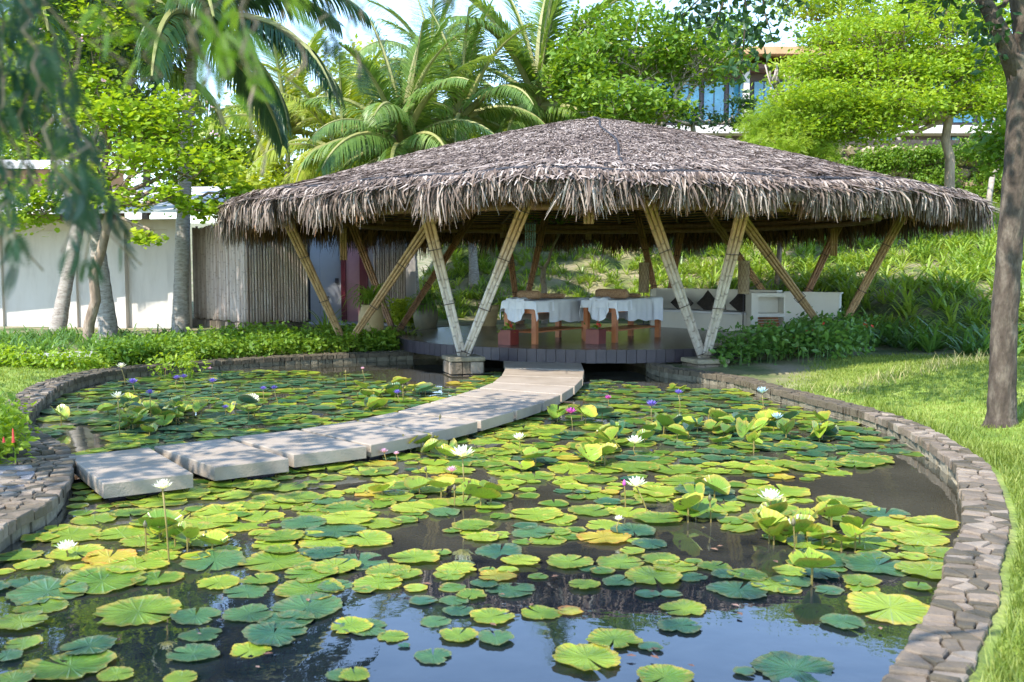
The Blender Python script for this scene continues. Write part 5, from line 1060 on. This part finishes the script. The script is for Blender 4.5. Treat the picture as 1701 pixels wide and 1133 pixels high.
lawn(105000, 1.6, 9.5, 3.2, 16.3, (.025, .06), 'short bright green lawn grass right of the pond', ypow=1.15)
lawn(26000, 1.6, 4.2, 3.2, 8.5, (.03, .07), 'nearer lawn grass beyond the curved right stone wall', ypow=1)
lawn(9000, 1.6, 5.0, 3.2, 11, (.07, .15), 'longer grass tufts hugging the outer side of the right stone wall', extra=lambda x, y, d: (d < .42), wv=.005)
lawn(14000, -9, -3, 8.6, 15.8, (.03, .06), 'short lawn grass left of the pond')
lawn(1500, 2.8, 7, 9.5, 14.5, (.1, .2), 'sparse dry grass stalks along the sunlit lawn edge', m_='blade_dry', extra=lambda x, y, d: np.abs(y-(11.2+.75*(x-3))) < .35, wv=.003)
# ------------------------------------------------------------------ lily pads
def proj(x, y, z=0.):
    dz = z-CZ; dep = y*math.cos(TH)-dz*math.sin(TH); up = y*math.sin(TH)+dz*math.cos(TH); return 850.5+F*x/dep, 566.5-F*up/dep
def pad_mesh(seed, m_, na=38, fold=0.0):
    rg = np.random.RandomState(seed); a0 = .1; an = np.linspace(a0, 2*PI-a0, na); rag = 1+.05*np.sin(an*3+seed)+.04*np.sin(an*5+seed*2)+rg.uniform(-.03, .03, na)+.022*(-1)**np.arange(na); notch = 1-.35*np.exp(-((np.minimum(an, 2*PI-an)-a0)/.18)**2); rag *= .8+.2*notch
    V = [(0, 0, 0)]; T = [0]; up = rg.uniform(.0, .06)
    for _ in range(rg.randint(0, 4)): c_ = rg.uniform(.5, 5.8); rag *= 1-rg.uniform(.08, .3)*np.exp(-((an-c_)/rg.uniform(.05, .16))**2)
    for q, rr_ in enumerate((.45, .8, 1.0)):
        for k, a_ in enumerate(an):
            r = rr_*(rag[k] if q == 2 else 1+(rag[k]-1)*rr_); wv = .02*math.sin(a_*4+seed)*rr_+.009*math.sin(a_*9+seed*3)*rr_**3; z = wv+up*rr_**4
            if q == 2: z += rg.uniform(-.006, .025)+.07*max(0, math.sin(a_*2+seed*1.7)-.75)
            V.append((r*math.cos(a_), r*math.sin(a_), z)); T.append(rr_)
    V = np.array(V)
    if fold: y = V[:, 1].copy(); V[:, 1] = y*math.cos(fold); V[:, 2] += np.abs(y)*math.sin(fold)+.12*V[:, 0]**2
    tri = [(0, 1+k, 2+k) for k in range(na-1)]; qd = [(1+q*na+k, 1+(q+1)*na+k, 2+(q+1)*na+k, 2+q*na+k) for q in range(2) for k in range(na-1)]
    return V, [np.array(tri), np.array(qd)], np.array(T)
PK = ['pad_green', 'pad_lime', 'pad_blue', 'pad_gold']; PM = {}
for k, m_ in enumerate(PK):
    for s in range(6):
        b = B(); V, Fs, T = pad_mesh(s*7+k, m_); b.add(V, Fs, T); PM[m_, s] = b.mesh('lily_pad', M[m_])
pads = []
for off, lst in (((0, 733), [(225, 705, 350), (480, 655, 400), (640, 580, 290), (740, 640, 230), (1010, 560, 320), (1030, 665, 210), (1160, 700, 210), (920, 820, 220), (650, 800, 400), (945, 905, 200), (1170, 810, 240), (1350, 840, 260), (1445, 780, 360), (1290, 905, 320), (1175, 975, 180), (910, 1000, 240), (1460, 690, 320), (110, 950, 170), (330, 1050, 400), (100, 850, 250), (60, 1120, 200), (545, 1095, 170), (850, 1115, 160), (1320, 510, 170), (1580, 590, 230), (1550, 465, 290), (330, 440, 290), (570, 430, 270), (90, 540, 220), (360, 520, 270), (1620, 1095, 180), (1650, 870, 200), (200, 770, 240), (420, 960, 260), (30, 1010, 150)]),
                 ((550, 733), [(490, 840, 150), (600, 910, 180), (775, 925, 180), (480, 1005, 190), (1205, 1020, 345), (755, 820, 210), (600, 792, 150), (580, 745, 150), (660, 720, 150), (555, 630, 155), (570, 680, 140), (725, 665, 150), (355, 625, 150), (130, 560, 280), (20, 670, 170), (160, 870, 240), (290, 910, 150), (430, 745, 140), (985, 800, 200), (1125, 790, 130), (1190, 675, 155), (1355, 655, 170), (1490, 715, 120), (1600, 715, 110), (1660, 780, 220), (1505, 965, 120), (1330, 930, 250), (1570, 1110, 280), (110, 1100, 160), (345, 955, 60), (780, 632, 180)]),
                 ((1101, 733), [(80, 865, 210), (1070, 785, 400), (850, 850, 210), (620, 1065, 380), (385, 1080, 110), (130, 630, 160), (245, 585, 160), (400, 630, 190), (600, 610, 160), (740, 620, 190), (1010, 580, 330), (1250, 610, 300), (950, 475, 290), (1270, 380, 240)])):
    for zx, zy, w_ in lst:
        px, py = off[0]+zx/2.833, off[1]+zy/2.833; p = P(px, py, .012); r = w_/2.833/2/F*p.y; gold = (zx, zy) in ((780, 632), (1125, 790)); pads.append([p.x, p.y, r*1.02, 'pad_gold' if gold else None])
slabw = [[P(a_, b_, .1) for a_, b_ in q] for q in SL]
def inquad(x, y):
    for q in slabw:
        if inside(np.array([x]), np.array([y]), np.array([(p.x, p.y) for p in q]))[0]: return True
    return False
CLEAR = [[(400, 585), (760, 585), (830, 612), (740, 645), (560, 628), (470, 612), (400, 608)], [(960, 560), (1300, 560), (1290, 650), (1100, 645), (1010, 632), (960, 640)], [(1180, 790), (1330, 800), (1560, 752), (1625, 860), (1560, 868), (1440, 840), (1290, 808)],
         [(600, 875), (735, 862), (745, 915), (640, 935)], [(1095, 880), (1240, 880), (1400, 925), (1290, 940), (1110, 905)], [(-50, 820), (120, 790), (110, 860), (20, 930), (-50, 930)], [(820, 835), (870, 815), (880, 870), (850, 878)], [(930, 905), (1010, 900), (1000, 935), (930, 930)], [(80, 725), (150, 700), (200, 740), (120, 760)]]
CL = [np.array(c_) for c_ in CLEAR]
tries = 0
while tries < 40000:
    tries += 1; x, y = R.uniform(-5.8, 3.7), R.uniform(4.7, 17.0)
    r = R.choice([.06, .08, .1, .12, .14, .17, .2])*R.uniform(.85, 1.1)
    if y > 11: r *= .95
    if not inside(x, y)[0]: continue
    px, py = proj(x, y)
    if py > 985 or px < -80 or px > 1760: continue
    if any(inside(np.array([px]), np.array([py]), c_)[0] for c_ in CL):
        if not (px < 620 and py < 630 and R.random() < .12): continue
    if y > 15.6: continue
    if pdist([x], [y])[0] < r*.8 or inquad(x, y): continue
    kd = .55
    if any((x-p[0])**2+(y-p[1])**2 < (kd*(r+p[2]))**2 for p in pads): continue
    pads.append([x, y, r, None])
    if len(pads) > 1500: break
def padkind(x, y, px, py, r):  # light put into colour: lime in the sunlit band, darker blue in shaded zones
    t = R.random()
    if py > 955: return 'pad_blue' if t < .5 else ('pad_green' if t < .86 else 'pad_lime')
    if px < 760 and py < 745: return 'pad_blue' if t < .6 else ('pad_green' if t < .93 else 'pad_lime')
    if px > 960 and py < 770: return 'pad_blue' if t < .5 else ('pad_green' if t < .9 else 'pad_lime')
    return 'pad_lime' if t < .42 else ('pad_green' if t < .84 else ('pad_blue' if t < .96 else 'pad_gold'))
info = []
for x, y, r, m_ in pads:
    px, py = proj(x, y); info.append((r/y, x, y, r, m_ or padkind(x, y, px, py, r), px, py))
info.sort(key=lambda a_: -a_[0]); rest = {m_: B() for m_ in PK}; CN = {'pad_green': 'mid green', 'pad_lime': 'yellow green', 'pad_blue': 'dark bluish green', 'pad_gold': 'golden yellow'}
LM = [((281, 938), 'near the tall white lily at left'), ((112, 925), 'near the low white lily at left edge'), ((769, 836), 'around the tall central white lily'), ((1076, 852), 'around the slanting white lily'), ((1288, 888), 'around the right tall white lily'), ((240, 840), 'just in front of the first slab'), ((430, 810), 'just in front of the second slab'),
      ((560, 780), 'just in front of the third slab'), ((690, 750), 'just in front of the fourth slab'), ((950, 713), 'by the bright magenta lily'), ((1085, 707), 'by the large violet lily'), ((1268, 694), 'by the pale blue lily'), ((1500, 740), 'beside the right stone wall'), ((1590, 900), 'against the right wall bend'), ((1480, 1010), 'near the lower right wall'), ((1240, 1050), 'at the lower right'),
      ((975, 1095), 'by the big lone bottom pad'), ((720, 1085), 'at the bottom centre'), ((420, 1070), 'at the bottom left'), ((110, 1060), 'in the bottom left corner'), ((480, 980), 'left of the sky reflection'), ((760, 990), 'in the central sky reflection'), ((1020, 990), 'right of the central sky reflection'), ((560, 880), 'left of the open murky patch'), ((830, 950), 'below the golden pad'), ((930, 800), 'right of the central white lily'),
      ((1170, 760), 'among raised leaves at right'), ((250, 700), 'among the cupped leaves at left'), ((450, 660), 'under the paired violet lilies'), ((640, 670), 'beside the walkway bend'), ((110, 690), 'at the far left pond corner'), ((330, 625), 'by the far left edging'), ((180, 905), 'left of the tall left lily'), ((640, 850), 'between the left and central lilies'), ((1380, 830), 'by the open water at right'), ((420, 870), 'right of the tall left lily')]
LW_ = [(P(a_[0], a_[1], 0).x, P(a_[0], a_[1], 0).y, t_) for a_, t_ in LM]
def where(px, py):
    q = P(px, max(py, 560), 0); return min(LW_, key=lambda a_: ((a_[0]-q.x)**2+((a_[1]-q.y)*.8)**2)/(1+.02*q.y))[2]
for k, (s_, x, y, r, m_, px, py) in enumerate(info):
    z = .003+.0035*(k % 4); az = R.uniform(0, 2*PI); v = R.randrange(6); tx, ty = R.gauss(0, .02), R.gauss(0, .02)
    if k < 298:
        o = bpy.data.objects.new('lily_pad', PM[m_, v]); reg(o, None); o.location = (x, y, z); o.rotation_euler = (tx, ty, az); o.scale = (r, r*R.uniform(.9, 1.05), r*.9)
        sz = 'big' if r > .2 else 'small' if r < .11 else 'round'; lab = '%s %s lily pad %s' % (sz, CN[m_], where(px, py))
        if abs(px-975) < 12 and abs(py-1093) < 16: lab = 'large notched bright lily pad alone at the bottom centre of the photo'; o.data = PM['pad_lime', v]
        tag(o, lab, 'lily pad', sz + ' ' + CN[m_] + ' lily pads ' + where(px, py))
    else:
        V, Fs, T = pad_mesh(v*7+PK.index(m_), m_, 16); X, Y, Zv = rotz_frames(np.array([az])); V = V*[r, r, r]; V = V[:, 0:1]*X+V[:, 1:2]*Y+V[:, 2:3]*Zv+np.array([x, y, z]); rest[m_].add(V, Fs, T)
for m_, b in rest.items():
    if b.n: b.ob('lily_pads_beyond', M[m_], label='%s lily pads crowding the farther water' % CN[m_], cat='lily pads', kind='stuff', org=(0, 0, 0))
# leaves standing out of the water, folded or cupped
def up_leaf(px, py, r, h, m_, az, fold, tilt, lab, grp):
    p = P(px, py, 0); th = thing('raised_lily_leaf', lab, 'lily leaf', (p.x, p.y, 0), grp); b = B(); V, Fs, T = pad_mesh(R.randrange(40), m_, 20, fold)
    V = V*r; ct, st_ = math.cos(tilt), math.sin(tilt); V = np.stack([V[:, 0]*ct-V[:, 2]*st_*-1*0-0, V[:, 1], V[:, 2]+V[:, 0]*st_], 1); ca, sa = math.cos(az), math.sin(az)
    V = np.stack([V[:, 0]*ca-V[:, 1]*sa+p.x, V[:, 0]*sa+V[:, 1]*ca+p.y, V[:, 2]-V[:, 2].min()*.5+h], 1); b.add(V, Fs, T); b.ob('blade', M[m_], th, smooth=True)
    b = B(); tube(b, [(p.x, p.y, -.1), (p.x, p.y, h*.6), (p.x, p.y, h+.02)], .006, 5); b.ob('stalk', M['stalk'], th)
UL = [(228, 690, 12), (262, 705, 10), (275, 690, 8), (215, 715, 7), (300, 690, 5), (640, 660, 9), (690, 655, 7), (600, 672, 6), (400, 690, 5), (75, 705, 3), (1010, 740, 5), (1070, 725, 7), (1150, 720, 7), (1210, 715, 8), (1290, 715, 7), (1340, 730, 5), (1240, 740, 5), (690, 745, 4), (720, 760, 3), (1270, 900, 4), (1330, 905, 4), (1160, 860, 3), (265, 895, 4), (300, 905, 3), (800, 835, 3), (700, 825, 3), (1370, 895, 3), (1430, 915, 3), (910, 775, 4), (980, 770, 3), (1180, 830, 3), (1120, 660, 2), (1360, 965, 2), (960, 700, 5)]
for px, py, c_ in UL:
    for k in range(c_):
        x, yq = px+R.gauss(0, 22), py+R.gauss(0, 7); q = P(x, yq, 0)
        if not inside(q.x, q.y)[0] or inquad(q.x, q.y) or pdist([q.x], [q.y])[0] < .15: continue
        m_ = R.choice(['pad_green', 'pad_lime'] if yq > 750 else ['pad_blue', 'pad_green', 'pad_green', 'pad_lime'])
        lr, lh, lf = R.uniform(.08, .145), R.uniform(.02, .1), R.uniform(.3, 1.0)
        ll = '%s %s %s leaf %s %s' % ('small' if lr < .105 else 'broad', 'tightly folded' if lf > .72 else 'half folded' if lf > .48 else 'shallow cupped', CN[m_], 'raised high' if lh > .06 else 'held low', where(x, yq)); up_leaf(x, yq, lr, lh, m_, R.uniform(0, 6.28), lf, R.uniform(-.1, .6), ll, ll)
# water lilies
PET = np.array([(0, 0, 0), (.25, .1, .02), (.6, .15, .05), (1, 0, .12), (.6, -.15, .05), (.25, -.1, .02), (.6, 0, 0)]); PETF = [np.array([(0, 1, 6), (1, 2, 6), (2, 3, 6), (3, 4, 6), (4, 5, 6), (5, 0, 6)])]
def petal_mesh(m_): b = B(); b.add(PET, PETF, np.linspace(0, 1, 7)); return b.mesh('petal', M[m_])
PTM = {m_: petal_mesh(m_) for m_ in ('petal_white', 'petal_violet', 'petal_magenta', 'petal_pink', 'petal_blue')}
def lily(fx, fy, bx, by, w_, m_, lab, indiv=False, grp=None, openness=.62):
    p = P(bx, by, 0); k = p.y/F; top = D(fx, fy, p.y); top.z = max(.03, top.z-w_*k*.25); r = w_*k*.56; th = thing('water_lily', lab, 'flower', (p.x, p.y, 0), grp)
    b = B(); m2 = (Vector((p.x, p.y, 0))+top)/2+Vector((R.gauss(0, .012), 0, 0)); tube(b, [(p.x, p.y, -.12), (p.x, p.y, 0), V3(m2), V3(top)], [.006, .0055, .005, .005] if w_ > 28 else .0045, 6); b.ob('stalk', M['stalk'], th, smooth=True)
    rings_ = [(9, .25, 1.0), (8, .62, .95), (7, .98, .85), (5, 1.25, .7)] if indiv else [(8, .35, 1.0), (7, .75, .95), (6, 1.1, .8)]
    jb = B(); tl = R.uniform(-.2, .2)
    for n_, el, sc in rings_:
        for q in range(n_):
            az = (q+R.uniform(-.15, .15)+(.5 if el > .5 else 0))/n_*2*PI; e = el*1.0+R.uniform(-.06, .06)+.1
            if indiv:
                o = bpy.data.objects.new('petal', PTM[m_]); reg(o, th); o.location = top-Vector((p.x, p.y, 0)); o.scale = (r*sc,)*3; o.rotation_euler = (0, -e, az)
            else:
                X = np.array([[math.cos(e)*math.cos(az), math.cos(e)*math.sin(az), math.sin(e)]]); Y = np.array([[-math.sin(az), math.cos(az), 0]]); scatter(jb, PET, PETF, np.array([V3(top)]), X, Y, np.cross(X, Y), r*sc)
    if not indiv: jb.ob('petals', M[m_], th)
    b = B(); cnt = 22
    for q in range(cnt): a_ = R.uniform(0, 6.28); s = R.uniform(.05, .2)*r; tube(b, [(top.x+math.cos(a_)*s*.4, top.y+math.sin(a_)*s*.4, top.z+.01), (top.x+math.cos(a_)*s, top.y+math.sin(a_)*s, top.z+r*.38)], r*.022, 3, cap=False)
    b.ob('stamens', M['stamen'], th)
for a_ in ((270, 803, 281, 938, 36, 'tall white water lily rising beside the walkway start at left'), (110, 905, 112, 925, 40, 'low white water lily near the left frame edge'), (768, 748, 769, 836, 46, 'tall white water lily near the middle of the pond'), (1057, 799, 1076, 852, 40, 'white water lily on a slanting stalk right of centre'), (1280, 821, 1288, 888, 46, 'tall white water lily toward the right stone wall'), (862, 724, 863, 746, 26, 'white water lily low beside the walkway bend'), (1055, 729, 1057, 757, 32, 'white water lily behind the slanting one'), (1028, 860, 1027, 888, 20, 'tiny white water lily right of the central leaves'), (195, 655, 198, 727, 26, 'cream water lily on a long stalk in the far left pond'), (201, 606, 208, 640, 19, 'pale water lily farthest left beside the stone edging'), (622, 748, 623, 760, 18, 'pale water lily tucked beside the third slab')): lily(*a_[:5], 'petal_white', a_[5], a_[4] > 28)
for a_ in ((220, 632, 227, 662, 21, 'violet water lily leftmost in the far left pond'), (305, 624, 308, 655, 16, 'dark violet water lily, right of a pair by the far edging'), (293, 626, 297, 650, 15, 'violet water lily, left of a pair by the far edging'), (353, 631, 354, 660, 17, 'violet water lily alone right of the pair by the far edging'), (249, 650, 250, 698, 18, 'violet water lily above big cupped leaves'), (437, 644, 438, 665, 14, 'small violet water lily, left of two near the far left middle'), (455, 643, 462, 671, 15, 'small violet water lily, right of two near the far left middle'), (374, 675, 375, 692, 15, 'violet water lily low over the leaves behind the second slab'), (389, 671, 392, 690, 13, 'small violet water lily just behind the low one'), (1082, 669, 1085, 707, 24, 'large violet water lily right of the walkway end'), (1127, 650, 1128, 692, 18, 'violet water lily on a tall stalk near the right bamboo legs'), (660, 650, 664, 670, 17, 'half open violet water lily left of the walkway bend')): lily(*a_[:5], 'petal_violet', a_[5])
for a_ in ((948, 681, 951, 713, 23, 'bright magenta water lily right of the walkway'), (1010, 659, 1011, 675, 15, 'small magenta water lily close to the deck'), (745, 716, 750, 735, 14, 'magenta water lily at the slab edge'), (275, 611, 275, 624, 10, 'tiny magenta water lily by the far left edging')): lily(*a_[:5], 'petal_magenta', a_[5])
for a_ in ((638, 748, 642, 766, 17, 'pale pink water lily, left of two below the third slab'), (658, 752, 660, 768, 13, 'small pale pink water lily, right of two below the third slab'), (750, 779, 750, 790, 22, 'pink water lily lying on pads left of the tall white one'), (602, 611, 607, 630, 9, 'tiny pink water lily over the open murky water'), (348, 611, 349, 620, 9, 'tiny pink water lily by the far edging')): lily(*a_[:5], 'petal_pink', a_[5])
for a_ in ((1266, 647, 1268, 694, 24, 'pale blue water lily near the right bamboo legs and wall'), (1291, 690, 1293, 714, 24, 'pale blue water lily low over the right hand leaves')): lily(*a_[:5], 'petal_blue', a_[5])
for fx, fy, bx, by, r_, m_, lab in ((241, 872, 243, 922, .013, 'bud', 'closed grey green lily bud left of the tall white lily at left'), (731, 692, 728, 724, .013, 'bud', 'closed lily bud standing before the slab joint'), (755, 811, 755, 842, .012, 'bud', 'closed lily bud left of the tall central white lily'), (1179, 828, 1182, 868, .014, 'bud', 'closed greenish lily bud between the two right white lilies'), (1318, 868, 1322, 927, .014, 'bud', 'closed lily bud right of the right white lily'), (1037, 803, 1040, 842, .013, 'petal_magenta', 'closed magenta lily bud beside the slanting white lily'), (574, 618, 575, 641, .014, 'stalk', 'withered brown seed head over the far murky water'), (707, 780, 711, 797, .013, 'bud', 'closed lily bud low over pads below the fifth slab'), (669, 642, 670, 668, .012, 'bud', 'closed lily bud beside the half open violet lily')):
    p = P(bx, by, 0); t = D(fx, fy, p.y); th = thing('lily_bud', lab, 'flower bud', (p.x, p.y, 0)); b = B(); tube(b, [(p.x, p.y, -.1), V3((p+t)/2), V3(t)], .005, 5); b.ob('stalk', M['stalk'], th)
    b = B(); lathe(b, (t.x, t.y, t.z-r_*1.4), [(r_*.4, 0), (r_, r_*1.1), (r_*.9, r_*2), (r_*.1, r_*3.6)], 8); b.ob('bud', M[m_], th, smooth=True)
# fallen leaves and floating petals
for k in range(30):
    px, py = R.uniform(100, 1550), R.uniform(760, 1120); q = P(px, py, .017)
    if not inside(q.x, q.y)[0] or inquad(q.x, q.y): continue
    b = B(); a_ = R.uniform(0, 6.28); s = R.uniform(.015, .035); X, Y, Zv = rotz_frames(np.array([a_])); scatter(b, LEAF, LEAFF, np.array([(0, 0, 0.)]), X, Y, Zv, s*1.6); V = np.concatenate(b.V)+np.array(V3(q)); b.V = [V]
    b.ob('fallen_leaf', M['fallen_leaf'], label='small dead leaf lying among the lily pads %s' % where(px, py), cat='leaf', group='dead leaves ' + where(px, py))
print('tris', sum(len(o.data.polygons) for o in bpy.data.objects if o.type == 'MESH'), 'objs', len(bpy.data.objects))
